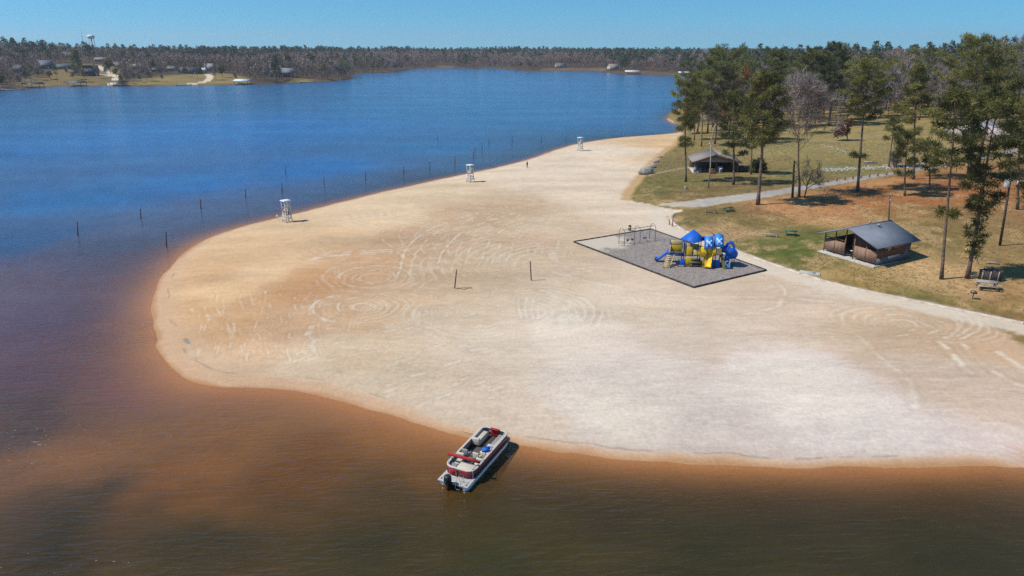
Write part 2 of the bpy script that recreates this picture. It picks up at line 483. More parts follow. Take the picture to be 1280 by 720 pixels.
SAND = gp([(1250, 560, (215, 200, 190)), (1100, 540, (218, 208, 200)), (1000, 480, (226, 217, 210)), (900, 540, (212, 200, 188)), (800, 470, (218, 207, 195)), (760, 505, (226, 216, 205)),
    (860, 430, (205, 190, 172)), (700, 420, (226, 213, 196)), (620, 430, (214, 199, 178)), (1200, 480, (205, 186, 165)), (1150, 420, (198, 174, 146)), (1080, 400, (206, 183, 155)),
    (1000, 390, (214, 195, 172)), (1240, 430, (200, 172, 142)), (900, 390, (218, 200, 177)), (960, 360, (214, 195, 170)), (780, 380, (218, 202, 178)), (700, 350, (212, 194, 168)),
    (580, 500, (208, 192, 170)), (500, 470, (206, 190, 165)), (430, 440, (205, 185, 158)), (640, 520, (212, 196, 176)), (380, 460, (215, 196, 168)), (300, 440, (210, 182, 150)),
    (300, 400, (205, 170, 132)), (350, 400, (205, 172, 138)), (400, 350, (198, 158, 120)), (370, 370, (200, 160, 122)), (440, 330, (202, 168, 132)), (280, 360, (222, 190, 150)), (330, 340, (222, 192, 155)),
    (240, 380, (205, 170, 132)), (260, 340, (214, 180, 142)), (330, 310, (220, 190, 152)), (420, 290, (215, 188, 152)), (480, 265, (222, 200, 168)), (440, 280, (218, 194, 160)), (540, 300, (196, 168, 138)),
    (580, 270, (196, 170, 140)), (500, 300, (198, 170, 138)), (640, 260, (204, 180, 150)), (640, 300, (198, 174, 146)), (560, 240, (216, 196, 166)), (660, 225, (222, 206, 182)), (720, 210, (224, 209, 186)),
    (780, 190, (226, 212, 190)), (780, 230, (222, 206, 183)), (740, 250, (222, 206, 182)), (700, 280, (212, 192, 164)), (830, 180, (218, 190, 152)), (820, 195, (222, 198, 165)), (790, 270, (222, 206, 182)),
    (480, 385, (206, 180, 148)), (540, 350, (200, 174, 144)), (560, 400, (212, 194, 168)), (640, 330, (208, 188, 160)), (440, 390, (206, 176, 142)), (880, 320, (220, 205, 184)), (820, 262, (222, 207, 186)), (1030, 365, (218, 200, 178))])
LAWNC = gp([(850, 225, (122, 112, 62)), (820, 235, (118, 110, 62)), (830, 205, (128, 112, 72)), (860, 240, (126, 104, 66)), (930, 232, (132, 110, 70)), (900, 238, (130, 108, 70)), (1000, 225, (126, 116, 68)),
    (1060, 215, (126, 118, 70)), (1000, 190, (150, 134, 84)), (1060, 190, (152, 134, 84)), (1120, 190, (150, 132, 84)), (1040, 165, (150, 132, 82)), (1130, 165, (148, 130, 80)), (960, 175, (138, 122, 76)),
    (960, 215, (134, 118, 72)), (870, 275, (118, 106, 62)), (905, 282, (168, 138, 96)), (890, 278, (165, 132, 92)), (915, 290, (172, 140, 100)), (940, 275, (126, 110, 62)), (940, 300, (104, 104, 52)), (985, 308, (98, 106, 48)),
    (1010, 300, (98, 106, 50)), (1020, 325, (104, 104, 54)), (960, 265, (150, 116, 76)), (1000, 262, (188, 140, 92)), (980, 258, (192, 138, 92)), (1040, 262, (182, 130, 84)), (1080, 258, (170, 112, 68)), (1040, 275, (185, 142, 96)), (1150, 250, (172, 110, 66)), (1200, 245, (168, 106, 62)),
    (1130, 268, (156, 116, 70)), (1240, 240, (158, 108, 66)), (1100, 240, (160, 106, 64)), (1180, 235, (165, 105, 62)), (1180, 270, (140, 110, 66)), (1200, 290, (134, 110, 66)), (1230, 280, (142, 114, 72)), (1270, 270, (150, 112, 72)), (1165, 300, (124, 108, 60)), (1240, 310, (150, 122, 78)),
    (1165, 335, (190, 156, 108)), (1150, 345, (180, 148, 100)), (1190, 335, (186, 150, 104)), (1060, 345, (136, 118, 62)), (1045, 338, (186, 150, 98)), (1090, 348, (150, 124, 74)), (1110, 360, (112, 104, 56)), (1150, 368, (108, 102, 54)), (1200, 375, (124, 106, 60)), (1250, 385, (128, 106, 62)),
    (1220, 360, (176, 138, 94)), (1260, 370, (150, 118, 72)), (1270, 330, (146, 118, 74)), (1200, 355, (184, 150, 104)), (1280, 395, (150, 112, 72)), (1030, 290, (110, 106, 54)), (1350, 350, (130, 108, 64)), (1400, 250, (150, 106, 66)), (900, 262, (118, 104, 60))], 2.2)

def poly_px(lst, z): return np.array([at(*p, z) for p in lst])

# --- sand colour
wx = fbm(TX / 6, TY / 6, 3, 40) * 6 - 3; wy = fbm(TX / 6 + 50, TY / 6, 3, 41) * 6 - 3
nearm = TR < 460
C = np.zeros(TX.shape + (3,), np.float32)
mx = TX[nearm] + wx[nearm]; my = TY[nearm] + wy[nearm]
sand = idw(mx, my, SAND, power=4.2, soft=1.5) * np.array([1.0, .95, .935], np.float32)
sand[:, 2] *= 1 - .12 * sstep(.38, .54, sand[:, 2])
lum = sand.mean(1, keepdims=True); sand = lum + (sand - lum) * 1.08
n1 = fbm(TX[nearm] / 1.6, TY[nearm] / 0.55, 4, 3)           # streaks left by the wind and the rake
n2 = fbm(TX[nearm] / 14, TY[nearm] / 5, 4, 5)
n3 = vnoise(TX[nearm] / 0.28, TY[nearm] / 0.28, 9)
f = 1 + 0.24 * (n1 - 0.5) + 0.40 * (n2 - 0.5) + 0.12 * (n3 - 0.5)
sand = sand * f[:, None]

# tyre and rake tracks: pale dry ridges and darker ruts in the sand
LX, LY = TX[nearm], TY[nearm]
pale = np.zeros(LX.shape, np.float32); rut = np.zeros(LX.shape, np.float32)
LWX = LX + (fbm(LX / 2.6, LY / 2.6, 3, 200) - .5) * .8; LWY = LY + (fbm(LX / 2.6, LY / 2.6, 3, 201) - .5) * .8
def track(pts, wid=0.22, amp=1.0, closed=False, pair=0.0, px=True, sm=2, brk=0.35):
    P = np.array([at(*p, BZ) for p in pts]) if px else np.array(pts)
    P = chaikin(P, sm, closed)
    lo_ = P.min(0) - 3; hi_ = P.max(0) + 3
    k = np.nonzero((LX > lo_[0]) & (LX < hi_[0]) & (LY > lo_[1]) & (LY < hi_[1]))[0]
    if not len(k): return
    d, _ = seg_dist(LWX[k], LWY[k], P, closed)
    d = d + (vnoise(LX[k] / .5, LY[k] / .5, 77) - .5) * wid * 1.2
    br = sstep(brk - .15, brk + .25, vnoise(LX[k] / 1.3, LY[k] / 1.3, 78))
    pale[k] = np.maximum(pale[k], amp * br * np.exp(-(d / wid) ** 2))
    rut[k] = np.maximum(rut[k], 0.6 * amp * np.exp(-((d - 2.1 * wid) / (1.2 * wid)) ** 2))
def ell(cx, cy, rx, ry, a0=0, a1=360, n=40):
    return [(cx + rx * math.cos(math.radians(a)), cy + ry * math.sin(math.radians(a))) for a in np.linspace(a0, a1, n)]
# two doughnuts on the left
for k, (rx, ry, am) in enumerate([(12, 4.5, .8), (15, 6, .6), (31, 13, .7), (55, 17, .4)]):
    track(ell(455, 383, rx, ry, 20 + 40 * k, 340 + 25 * k), .16, am)
for k, (rx, ry, am) in enumerate([(25, 8, .5), (46, 14, .6), (66, 20, .4)]):
    track(ell(470, 346, rx, ry, 100 - 20 * k, 400 - 30 * k), .2, am)
track(ell(430, 385, 38, 17, 110, 250), .2, .8)
for k in range(9):                                            # S-shaped sweep lines above the net
    x0 = 500 + 17 * k
    track([(x0 - 4, 352 - k * 3), (x0 + 2 - 4 * (k % 2), 330 - k * 1.5), (x0 + 6, 312 - k), (x0 + 26, 292 - k), (x0 + 58, 277), (x0 + 100, 266 - k)], .18, .55 + .3 * (k % 3 == 0), brk=.42)
for k in range(6):
    track([(560 + 24 * k, 262 - 2 * k), (500 + 24 * k, 274 - k), (470 + 22 * k, 292), (500 + 15 * k, 318), (545 + 12 * k, 345)], .16, .45, brk=.45)
for k in range(5):
    track(ell(652, 388, 92 - 9 * k, 26 - 2.4 * k, -75 + 8 * k, 60 - 6 * k), .3, .75)
    track(ell(600, 392, 84 - 7 * k, 26 - 3 * k, 70 + 10 * k, 190 - 6 * k), .24, .6)
for k in range(4):
    track([(650 + 8 * k, 372), (648 + 8 * k, 385), (652 + 7 * k, 398)], .14, .6)
    track([(660, 372 + 5 * k), (690, 372 + 5 * k), (712, 374 + 4 * k)], .16, .5)
    track([(700, 300 + 4 * k), (690 - 3 * k, 320), (712, 334 + k), (740, 340 - 2 * k)], .18, .5)
    track([(740 + 22 * k, 366 + k), (760 + 22 * k, 385), (840 + 20 * k, 398 + 2 * k), (960, 392 + 4 * k)], .2, .35, brk=.5)
for k in range(3):
    track([(384, 320 + 2 * k), (430, 314 + 2 * k), (490, 312 + 2 * k)], .25, .8)
    track(ell(1120, 408, 78 - 26 * k, 22 - 7 * k, -100, 40), .2, .7)
    track(ell(1172, 404, 30 + 12 * k, 14 + 4 * k, -120, 60), .2, .7)
track([(1178, 430), (1200, 452), (1215, 466)], .3, .9); track([(1205, 430), (1240, 462), (1290, 486)], .3, .8); track([(1250, 440), (1290, 470)], .3, .7)
track([(1075, 420), (1110, 452), (1140, 478), (1148, 505)], .3, .5)
track([(690, 340), (760, 358), (850, 372), (960, 371), (1060, 378)], .3, .5); track([(960, 345), (985, 365), (975, 385), (930, 392)], .22, .6)
rs = random.Random(4)
for k in range(85):                                          # short scrapes near the point
    x = rs.uniform(236, 400); y = rs.uniform(368, 445)
    if y < 385 - (x - 236) * 0.25: continue
    a = rs.uniform(4, 13)
    track([(x, y), (x + a * rs.uniform(-.5, .2), y - a * .8), (x + a * rs.uniform(-.6, .6), y - a * 1.4)], rs.uniform(.08, .16), rs.uniform(.3, .65), sm=1, brk=.4)
for k in range(110):
    x = rs.uniform(330, 620); y = rs.uniform(395, 500)
    if y > 460 + (x - 330) * .2: continue
    a = rs.uniform(4, 20)
    track([(x, y), (x + a, y - a * rs.uniform(.05, .35))], rs.uniform(.1, .22), rs.uniform(.3, .7), sm=1, brk=.3)
for k in range(260):                                          # long flat streaks of dry sand
    x = rs.uniform(560, 1270); y = rs.uniform(395, 560)
    a = rs.uniform(20, 90)
    track([(x, y), (x + a, y + a * rs.uniform(-.05, .05)), (x + 2 * a, y + a * rs.uniform(-.1, .1))], rs.uniform(.08, .2), rs.uniform(.15, .45), sm=1, brk=.45)
for k in range(130):
    x = rs.uniform(500, 800); y = rs.uniform(235, 330)
    a = rs.uniform(10, 40)
    track([(x, y), (x + a, y - a * rs.uniform(.02, .2)), (x + 2 * a, y - a * rs.uniform(.0, .3))], rs.uniform(.12, .25), rs.uniform(.15, .4), sm=1, brk=.4)
for k in range(75):                                           # wide faint sweeps of the beach rake, in pairs
    cx = rs.uniform(430, 1000); cy = rs.uniform(275, 420); rx = rs.uniform(30, 130); ry = rx * rs.uniform(.24, .34) * (cy - 57) / 300
    a0 = rs.uniform(0, 360); ln = rs.uniform(40, 150); am = rs.uniform(.15, .42)
    for q_ in (0, 1, 2): track(ell(cx, cy, rx - 5 * q_, ry - 1.7 * q_, a0, a0 + ln, 16), .13, am, sm=1, brk=.38)

def swirl(px_, py_, r0_, r1_, lam, a0, a1, amp, sd):
    x0, y0 = at(px_, py_, BZ); dx_, dy_ = LWX - x0, LWY - y0; dd_ = np.hypot(dx_, dy_)
    k = np.nonzero(dd_ < r1_ * 1.1)[0]; dd_ = dd_[k]
    an = (np.degrees(np.arctan2(dy_[k], dx_[k])) - a0) % 360; span = a1 - a0
    ma = sstep(0, 25, an) * sstep(span, span - 25, an) if span < 360 else 1.0
    ln = sstep(.62, .97, .5 + .5 * np.cos(2 * PI * dd_ / lam + 2.2 * vnoise(LX[k] / 4, LY[k] / 4, sd)))
    br = sstep(.28, .75, fbm(LX[k] / 3.5, LY[k] / 3.5, 3, sd + 5))
    v = amp * ln * br * ma * sstep(r1_, r1_ * .75, dd_) * sstep(r0_ * .7, r0_, dd_)
    pale[k] = np.maximum(pale[k], v)
    rut[k] = np.maximum(rut[k], amp * .7 * ma * br * sstep(r1_, r1_ * .75, dd_) * sstep(r0_ * .7, r0_, dd_) * sstep(.35, .05, .5 + .5 * np.cos(2 * PI * dd_ / lam + 2.2 * vnoise(LX[k] / 4, LY[k] / 4, sd))))
for q_ in ((455, 384, .8, 6.5, .85, 0, 360, .42, 1), (470, 347, 1.5, 10, 1.15, 0, 360, .36, 2), (652, 389, 3, 12, 1.0, -100, 90, .6, 3), (598, 392, 4, 11, 1.05, 120, 330, .5, 4), (706, 330, 7, 27, 1.55, 70, 215, .45, 5),
        (742, 318, 3, 14, 1.2, 60, 200, .45, 6), (1128, 408, 2, 9, 1.1, -60, 190, .5, 7), (1180, 404, 2, 7, .9, -90, 120, .5, 8), (560, 262, 6, 24, 1.7, 180, 330, .4, 9), (930, 352, 3, 12, 1.3, -60, 160, .4, 10), (470, 300, 5, 17, 1.4, 200, 350, .35, 11), (860, 440, 6, 20, 1.5, 20, 170, .22, 12), (740, 480, 5, 14, 1.2, 200, 340, .2, 13), (1050, 470, 8, 19, 1.3, 40, 150, .2, 14)):
    swirl(*q_)
TZ[nearm] += (np.clip(pale, 0, 1) * .03 - np.clip(rut, 0, 1) * .035).astype(TZ.dtype)
palec = np.array(srgb(236, 225, 205) * K, np.float32)
pale = np.clip(pale, 0, 1)[:, None] * 0.75
sand = sand * (1 - 0.18 * np.clip(rut, 0, 1)[:, None])
sand = sand * (1 - pale) + palec * pale
# shore: damp band, dark wrack line, submerged bed
d = TD[nearm] + (fbm(LX / 3.5, LY / 3.5, 3, 21) - .5) * 1.1
px_l = pxh_of(LX, LY)
leftish = sstep(620, 330, px_l)
bw = 1.25 + 1.3 * leftish * sstep(120, 60, LY) 
damp = srgb(212, 174, 140) * K * 0.95; wet = srgb(196, 150, 108) * K * 0.88
a1 = sstep(bw * 1.15, bw * .5, d)[:, None]; a2 = sstep(.9, -.1, d)[:, None]
grey = srgb(196, 172, 148) * K
a0 = (sstep(bw * 2.4, bw * 1.05, d) * .55)[:, None]
sand = sand * (1 - a0) + sand * 0.5 * a0 + grey * 0.5 * a0
sand = sand * (1 - a1) + damp * a1 * (0.9 + .2 * n1[:, None])
sand = sand * (1 - a2) + wet * a2
wr = np.exp(-((d - bw - .02) / .10) ** 2) * sstep(.46, .62, fbm(LX / 2.2, LY / 2.2, 3, 23))
wr = (wr * 0.40)[:, None]
sand = sand * (1 - wr) + srgb(120, 95, 75) * .5 * wr
# little grey puddles left on the point
for (px_, py_, rx_, ry_, an) in ((233, 424, 1.0, .22, -.9),):
    x0, y0 = at(px_, py_, .6)
    ex = (LX - x0) * math.cos(an) + (LY - y0) * math.sin(an); ey = -(LX - x0) * math.sin(an) + (LY - y0) * math.cos(an)
    q = sstep(1.25, .8, np.sqrt((ex / rx_) ** 2 + (ey / ry_) ** 2) + (vnoise(LX / .6, LY / .6, 8) - .5) * .5)[:, None]
    sand = sand * (1 - q) + srgb(160, 154, 142) * .7 * q
bed = np.array(srgb(198, 150, 108) * 0.74, np.float32)
sub = sstep(0, -.6, d)[:, None]
sand = sand * (1 - sub) + bed * sub

# --- lawn colour
lawn = idw(mx * .35 + LX * .65, my * .35 + LY * .65, LAWNC, power=3.4, soft=1.5)
g1 = fbm(LX / 3.0, LY / 3.0, 4, 60); g2 = fbm(LX / .7, LY / .7, 3, 61); g3 = fbm(LX / 11, LY / 11, 3, 62)
lawn = np.array([1.11, 1.11, 1.16], np.float32) * lawn * (1 + .7 * (g1 - .5) + .8 * (g2 - .5))[:, None]
bare = sstep(.53, .68, g1 * .6 + g3 * .4 + .12 * (g2 - .5))[:, None] * sstep(190, 130, LY)[:, None] * .75
lawn = lawn * (1 - bare) + srgb(196, 160, 116) * K * bare
tuft = sstep(.5, .75, g2 * .6 + g3 * .4)[:, None] * .35
lawn = lawn * (1 - tuft) + srgb(92, 98, 44) * K * tuft
lw = TW[nearm] + (fbm(LX / 1.5, LY / 1.5, 3, 65) - .5) * 0.9
m = sstep(0, .35, lw)[:, None]
near = sand * (1 - m) + lawn * m
# sandy spill and weeds on the outside of the edging, bottom right
sp = poly_px([(1215, 394), (1250, 395), (1300, 405), (1300, 440), (1260, 425)], BZ)
q = (sstep(-1, 1.5, sdist(LX, LY, sp)) * sstep(.5, .62, g1) * (1 - m[:, 0]))[:, None]
near = near * (1 - q) + srgb(140, 118, 74) * K * q
# strip of pale sand along the edging, and the earth bank up the left lawn's edge
edp = chaikin(poly_px(EDGE_R[:-2], BZ), 1, False)
de, _ = seg_dist(LX, LY, edp, False)
q = (sstep(1.6, .3, de + (g2 - .5)) * (1 - m[:, 0]) * .5)[:, None]
near = near * (1 - q) + srgb(178, 148, 116) * K * q
edl = chaikin(poly_px(EDGE_L[1:], BZ), 1, False)
de, _ = seg_dist(LX, LY, edl, False)
q = (sstep(2.2, 0.8, de + (g1 - .5) * 1.5) * sstep(-1.2, -.2, -lw) * .9)[:, None]
near = near * (1 - q) + srgb(196, 160, 112) * K * q
q = (sstep(.6, 1.2, de0 := seg_dist(LX, LY, edp, False)[0]) * sstep(5.2, 3.8, de0 + (g1 - .5) * 1.5) * (1 - m[:, 0]) * .85)[:, None]
near = near * (1 - q) + srgb(228, 212, 190) * K * .95 * q * (.9 + .2 * n1[:, None])
# gravel road
road = chaikin(list(poly_px(ROAD_LO, 1.6)) + list(poly_px(ROAD_UP, 1.6)), 1, True)
dr = sdist(LX, LY, road) + (fbm(LX / 1.2, LY / 1.2, 3, 68) - .5) * 1.0
rc = idw(LX, LY, gp([(830, 258, (214, 202, 184)), (890, 254, (198, 192, 184)), (930, 249, (200, 195, 188)), (980, 243, (176, 174, 174)), (1040, 234, (182, 179, 178)), (1120, 223, (176, 172, 170)), (1250, 203, (168, 162, 158))], 1.6)) * np.array([.86, .83, .78], np.float32)
rc = rc * (1 + .35 * (n1 - .5) + .25 * (g2 - .5))[:, None]
q = sstep(.15, .8, dr)[:, None]
near = near * (1 - q) + rc * q
# footpath to the shelter, old track across the lawn
for pl, wd, cc in (([(812, 213.5), (832, 209.5), (850, 206.5), (868, 204)], .75, (176, 164, 130)), ([(930, 186), (975, 181), (1040, 176), (1110, 172), (1180, 168)], 1.3, (150, 140, 110)), ([(975, 214), (1030, 209), (1075, 210)], .9, (150, 136, 100))):
    de, _ = seg_dist(LX, LY, chaikin([at(*p, 2.5) for p in pl], 2, False), False)
    q = sstep(wd, wd * .5, de + (g2 - .5) * .8)[:, None] * .85
    near = near * (1 - q) + srgb(*cc) * K * q
C[nearm] = near
# --- far ground: leaf litter under the woods, open lawns on the far bank
far = ~nearm
g = fbm(TX[far] / 25, TY[far] / 25, 4, 70)
fc = srgb(96, 78, 62)[None] * .75 * (0.75 + .5 * g[:, None])
FX, FY = TX[far], TY[far]
CLEAR = [([(22, 107), (30, 98), (62, 95), (62, 88), (100, 86), (122, 82), (150, 90), (152, 96), (150, 107.5), (60, 108.5)], (138, 118, 74)),
    ([(158, 107), (166, 99), (185, 97), (200, 95), (228, 93), (262, 92), (285, 92), (305, 98), (316, 104.8), (250, 107)], (152, 132, 82)),
    ([(352, 103.4), (372, 98.5), (390, 99), (392, 102)], (140, 130, 72)),
    ([(536, 84.9), (546, 82.4), (566, 82.4), (566, 84.6)], (140, 112, 88)),
    ([(672, 88.4), (682, 85), (712, 84.8), (756, 85), (757, 89), (700, 88.4)], (128, 108, 88)),
    ([(760, 92), (775, 89.5), (830, 90), (850, 92.3), (850, 94.5), (790, 93)], (112, 92, 72)),
    ([(60, 85), (75, 80), (110, 79), (150, 84), (150, 90), (100, 88)], (132, 112, 76))]
CLEARW = []
for pl, cc in CLEAR:
    P = np.array([G(*p)[:2] for p in pl]); CLEARW.append(P)
    q = (sstep(-6, 4, sdist(FX, FY, P) + (g - .5) * 10) * .95)[:, None]
    fc = fc * (1 - q) + srgb(*cc) * .72 * q * (.8 + .4 * vnoise(FX / 9, FY / 9, 5)[:, None])
dn = TD[far]
q = (sstep(5, 1, dn) * .8)[:, None]
fc = fc * (1 - q) + srgb(118, 98, 78) * .6 * q
for pl in ([(121, 81.5), (127, 85), (132, 89.5), (143, 94), (146, 97.5), (137, 106.5)], [(258, 92.5), (263, 95), (262, 99.5), (254, 102.8), (240, 105), (222, 106.2)], [(118, 94.4), (130, 93.8), (143, 94.6)]):
    P = np.array([G(*p)[:2] for p in pl])
    de, _ = seg_dist(FX, FY, chaikin(P, 2, False), False)
    q = sstep(3.6, 2.4, de)[:, None]
    fc = fc * (1 - q) + srgb(226, 208, 182) * .8 * q
C[far] = fc
C = np.clip(C, 0.01, 0.85)

gm = bpy.data.materials.new('ground_material')
t, N, L, P = nt(gm)
a = N.new('ShaderNodeAttribute'); a.attribute_name = 'tint'
geo = N.new('ShaderNodeNewGeometry')
mp = N.new('ShaderNodeMapping'); mp.inputs['Scale'].default_value = (1, 1, .3); L.new(geo.outputs['Position'], mp.inputs['Vector'])
nz = N.new('ShaderNodeTexNoise'); nz.inputs['Scale'].default_value = 3.2; nz.inputs['Detail'].default_value = 6; nz.inputs['Roughness'].default_value = .65
L.new(mp.outputs['Vector'], nz.inputs['Vector'])
mr = N.new('ShaderNodeMapRange'); mr.inputs['From Min'].default_value = .3; mr.inputs['From Max'].default_value = .7; mr.inputs['To Min'].default_value = .88; mr.inputs['To Max'].default_value = 1.10
L.new(nz.outputs['Fac'], mr.inputs['Value'])
ml = N.new('ShaderNodeVectorMath'); ml.operation = 'SCALE'
L.new(a.outputs['Color'], ml.inputs[0]); L.new(mr.outputs['Result'], ml.inputs['Scale'])
L.new(ml.outputs['Vector'], P.inputs['Base Color'])
P.inputs['Roughness'].default_value = .95; P.inputs['Specular IOR Level'].default_value = .12
bp = N.new('ShaderNodeBump'); bp.inputs['Strength'].default_value = .38; bp.inputs['Distance'].default_value = .08
L.new(nz.outputs['Fac'], bp.inputs['Height']); L.new(bp.outputs['Normal'], P.inputs['Normal'])
ground = sheet('ground', TX, TY, TZ, TQ, TNA, gm, {'tint': ('COL', C)})
tag(ground, kind='structure')

# ------------------------------------------------------------------ the lake
depw = np.radians(np.concatenate([np.arange(44, 6, -0.22), np.arange(6, 1.3, -0.12)]))
rw = np.concatenate([[3, 10, 20, 28], CAM_H / np.tan(depw)]); rw = rw[np.concatenate([[True], np.diff(rw) > 0])]
WX, WY, WQ, WNA = polar(0.2, rw, 38.5, 6)
wz, wd_, _ = height(WX, WY, True)
WATERC = []
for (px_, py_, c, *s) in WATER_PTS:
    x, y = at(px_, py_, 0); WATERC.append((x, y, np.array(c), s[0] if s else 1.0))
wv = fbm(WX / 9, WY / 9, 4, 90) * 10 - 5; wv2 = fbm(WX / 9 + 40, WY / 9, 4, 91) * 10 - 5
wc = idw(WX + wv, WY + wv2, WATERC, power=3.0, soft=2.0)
pxw = pxh_of(WX, WY)
Ls = np.interp(pxw, [-200, 150, 400, 600, 1300], [3.5, 4.0, 4.2, 2.4, 1.6]) * sstep(150, 60, WY)
org = np.exp(-(np.maximum(-wd_, 0) / np.maximum(Ls, .1)) ** 1.5)[..., None] * .72
wc = wc * (1 - org) + (np.array([.20, .105, .055], np.float32) + np.array([.07, .017, -.033], np.float32) * sstep(250, 600, pxw)[..., None]) * org
wc = wc * (0.70 + .6 * (.55 * fbm(WX / 6, WY / 3, 4, 92) + .45 * fbm(WX / 2.2, WY / .7, 3, 93)))[..., None]
depth = np.maximum(-wz, 0)
pxw = pxh_of(WX, WY)
cloud = 1 - np.exp(-depth / np.interp(pxh_of(WX, WY), [250, 600], [.80, .40]))
cloud = np.where(wd_ > 0, 0, cloud)
wm = bpy.data.materials.new('lake_water')
t, N, L, P = nt(wm)
a = N.new('ShaderNodeAttribute'); a.attribute_name = 'murk_and_sky'
ac = N.new('ShaderNodeAttribute'); ac.attribute_name = 'cloud'
geo = N.new('ShaderNodeNewGeometry')
def wavetex(scale, sx, sy, rot, detail=3, rough=.5):
    mp = N.new('ShaderNodeMapping'); mp.inputs['Scale'].default_value = (sx, sy, 1); mp.inputs['Rotation'].default_value = (0, 0, rot)
    L.new(geo.outputs['Position'], mp.inputs['Vector'])
    n = N.new('ShaderNodeTexNoise'); n.inputs['Scale'].default_value = scale; n.inputs['Detail'].default_value = detail; n.inputs['Roughness'].default_value = rough
    L.new(mp.outputs['Vector'], n.inputs['Vector']); return n
w1 = wavetex(1.0, .26, 1.15, -.20, 4, .55); w2 = wavetex(1.0, 1.4, 3.2, .2, 3); w3 = wavetex(.02, .6, 2.6, .05, 3)
rg = N.new('ShaderNodeMath'); rg.operation = 'PINGPONG'; rg.inputs[1].default_value = .5; L.new(w1.outputs['Fac'], rg.inputs[0])
rp_ = N.new('ShaderNodeMath'); rp_.operation = 'POWER'; rp_.inputs[1].default_value = 2.2; L.new(rg.outputs[0], rp_.inputs[0])
hs = N.new('ShaderNodeMath'); hs.operation = 'MULTIPLY_ADD'; hs.inputs[1].default_value = .28
sc_ = N.new('ShaderNodeMath'); sc_.operation = 'MULTIPLY'; sc_.inputs[1].default_value = 3.2; L.new(rp_.outputs[0], sc_.inputs[0])
L.new(w2.outputs['Fac'], hs.inputs[0]); L.new(sc_.outputs[0], hs.inputs[2])
bp = N.new('ShaderNodeBump'); bp.inputs['Distance'].default_value = .175
sm_ = N.new('ShaderNodeMapRange'); sm_.inputs['From Min'].default_value = .35; sm_.inputs['From Max'].default_value = .65; sm_.inputs['To Min'].default_value = .40; sm_.inputs['To Max'].default_value = 1.0
L.new(w3.outputs['Fac'], sm_.inputs['Value']); L.new(sm_.outputs['Result'], bp.inputs['Strength'])
L.new(hs.outputs[0], bp.inputs['Height'])
L.new(a.outputs['Color'], P.inputs['Base Color']); L.new(bp.outputs['Normal'], P.inputs['Normal'])
P.inputs['Roughness'].default_value = .15; P.inputs['IOR'].default_value = 1.33; P.inputs['Specular IOR Level'].default_value = .5
tr = N.new('ShaderNodeBsdfTransparent'); tr.inputs['Color'].default_value = (.95, .87, .76, 1)
gl = N.new('ShaderNodeBsdfGlossy'); gl.inputs['Roughness'].default_value = .12; L.new(bp.outputs['Normal'], gl.inputs['Normal'])
fr = N.new('ShaderNodeFresnel'); fr.inputs['IOR'].default_value = 1.33; L.new(bp.outputs['Normal'], fr.inputs['Normal'])
clr = N.new('ShaderNodeMixShader'); L.new(fr.outputs['Fac'], clr.inputs[0]); L.new(tr.outputs[0], clr.inputs[1]); L.new(gl.outputs[0], clr.inputs[2])
mx_ = N.new('ShaderNodeMixShader'); L.new(ac.outputs['Fac'], mx_.inputs[0]); L.new(clr.outputs[0], mx_.inputs[1]); L.new(P.outputs[0], mx_.inputs[2])
out = [n for n in N if n.type == 'OUTPUT_MATERIAL'][0]; L.new(mx_.outputs[0], out.inputs['Surface'])
lake = sheet('lake_water', WX, WY, np.zeros_like(WX), WQ, WNA, wm, {'murk_and_sky': ('COL', wc), 'cloud': ('F', cloud)})
tag(lake, kind='structure')
# ------------------------------------------------------------------ trees
M_bark = material('pine_bark', (.20, .145, .115), .9, .25, 2.5, .6, dirt=(.075, .055, .045), spec=.1)
M_bark_dark = material('dark_bark', (.11, .085, .072), .9, .25, 2.5, .6, dirt=(.05, .04, .035), spec=.1)
M_bark_pale = material('pale_bark', (.34, .29, .25), .9, .2, 2.0, .4, dirt=(.18, .15, .13), spec=.1)
M_needles = leaf_material('pine_needles', (.060, .064, .018), (.300, .280, .085), .36)
M_needles_dark = leaf_material('dark_needles', (.046, .056, .018), (.215, .215, .070), .28)
M_needles_far = leaf_material('far_needles', (.024, .038, .022), (.085, .105, .052), .1)
M_twigs = leaf_material('bare_twigs', (.12, .095, .085), (.40, .33, .29), 0)
M_twigs_far = leaf_material('far_twigs', (.125, .086, .072), (.35, .242, .20), 0)
M_rust = leaf_material('rust_leaves', (.10, .035, .014), (.30, .125, .05), .2)
M_budding = leaf_material('budding_leaves', (.10, .085, .028), (.26, .22, .075), .25)

def rand_dirs(n, r):
    v = r.normal(size=(n, 3)); return v / np.linalg.norm(v, axis=1, keepdims=True)

def blades(mb, P, D, length, width, col, r, mi=0):
    """one thin triangle per point P along D"""
    n = len(P)
    side = np.cross(D, r.normal(size=(n, 3))); side /= np.linalg.norm(side, axis=1, keepdims=True) + 1e-9
    Lh = (length * r.uniform(.7, 1.3, n))[:, None]; W = (width * r.uniform(.7, 1.3, n))[:, None]
    V = np.stack([P - side * W / 2, P + side * W / 2, P + D * Lh], 1).reshape(-1, 3)
    F = np.arange(3 * n).reshape(-1, 3)
    mb.add(V, F, mi, np.repeat(col, 3) if not np.isscalar(col) else np.full(3 * n, col))

def tufts(mb, cents, r, rad=.55, n=20, length=.5, width=.1, tone=None, up=.35):
    m = len(cents)
    tone = r.uniform(.15, .85, m) if tone is None else tone
    C0 = np.repeat(np.asarray(cents), n, 0); tn = np.repeat(tone, n)
    D = rand_dirs(len(C0), r); D[:, 2] += up; D /= np.linalg.norm(D, axis=1, keepdims=True)
    P = C0 + D * (rad * r.uniform(.05, .75, len(C0)))[:, None] * np.array([1, 1, .75])
    blades(mb, P, D, length, width, np.clip(tn + r.uniform(-.22, .22, len(C0)), 0, 1), r)

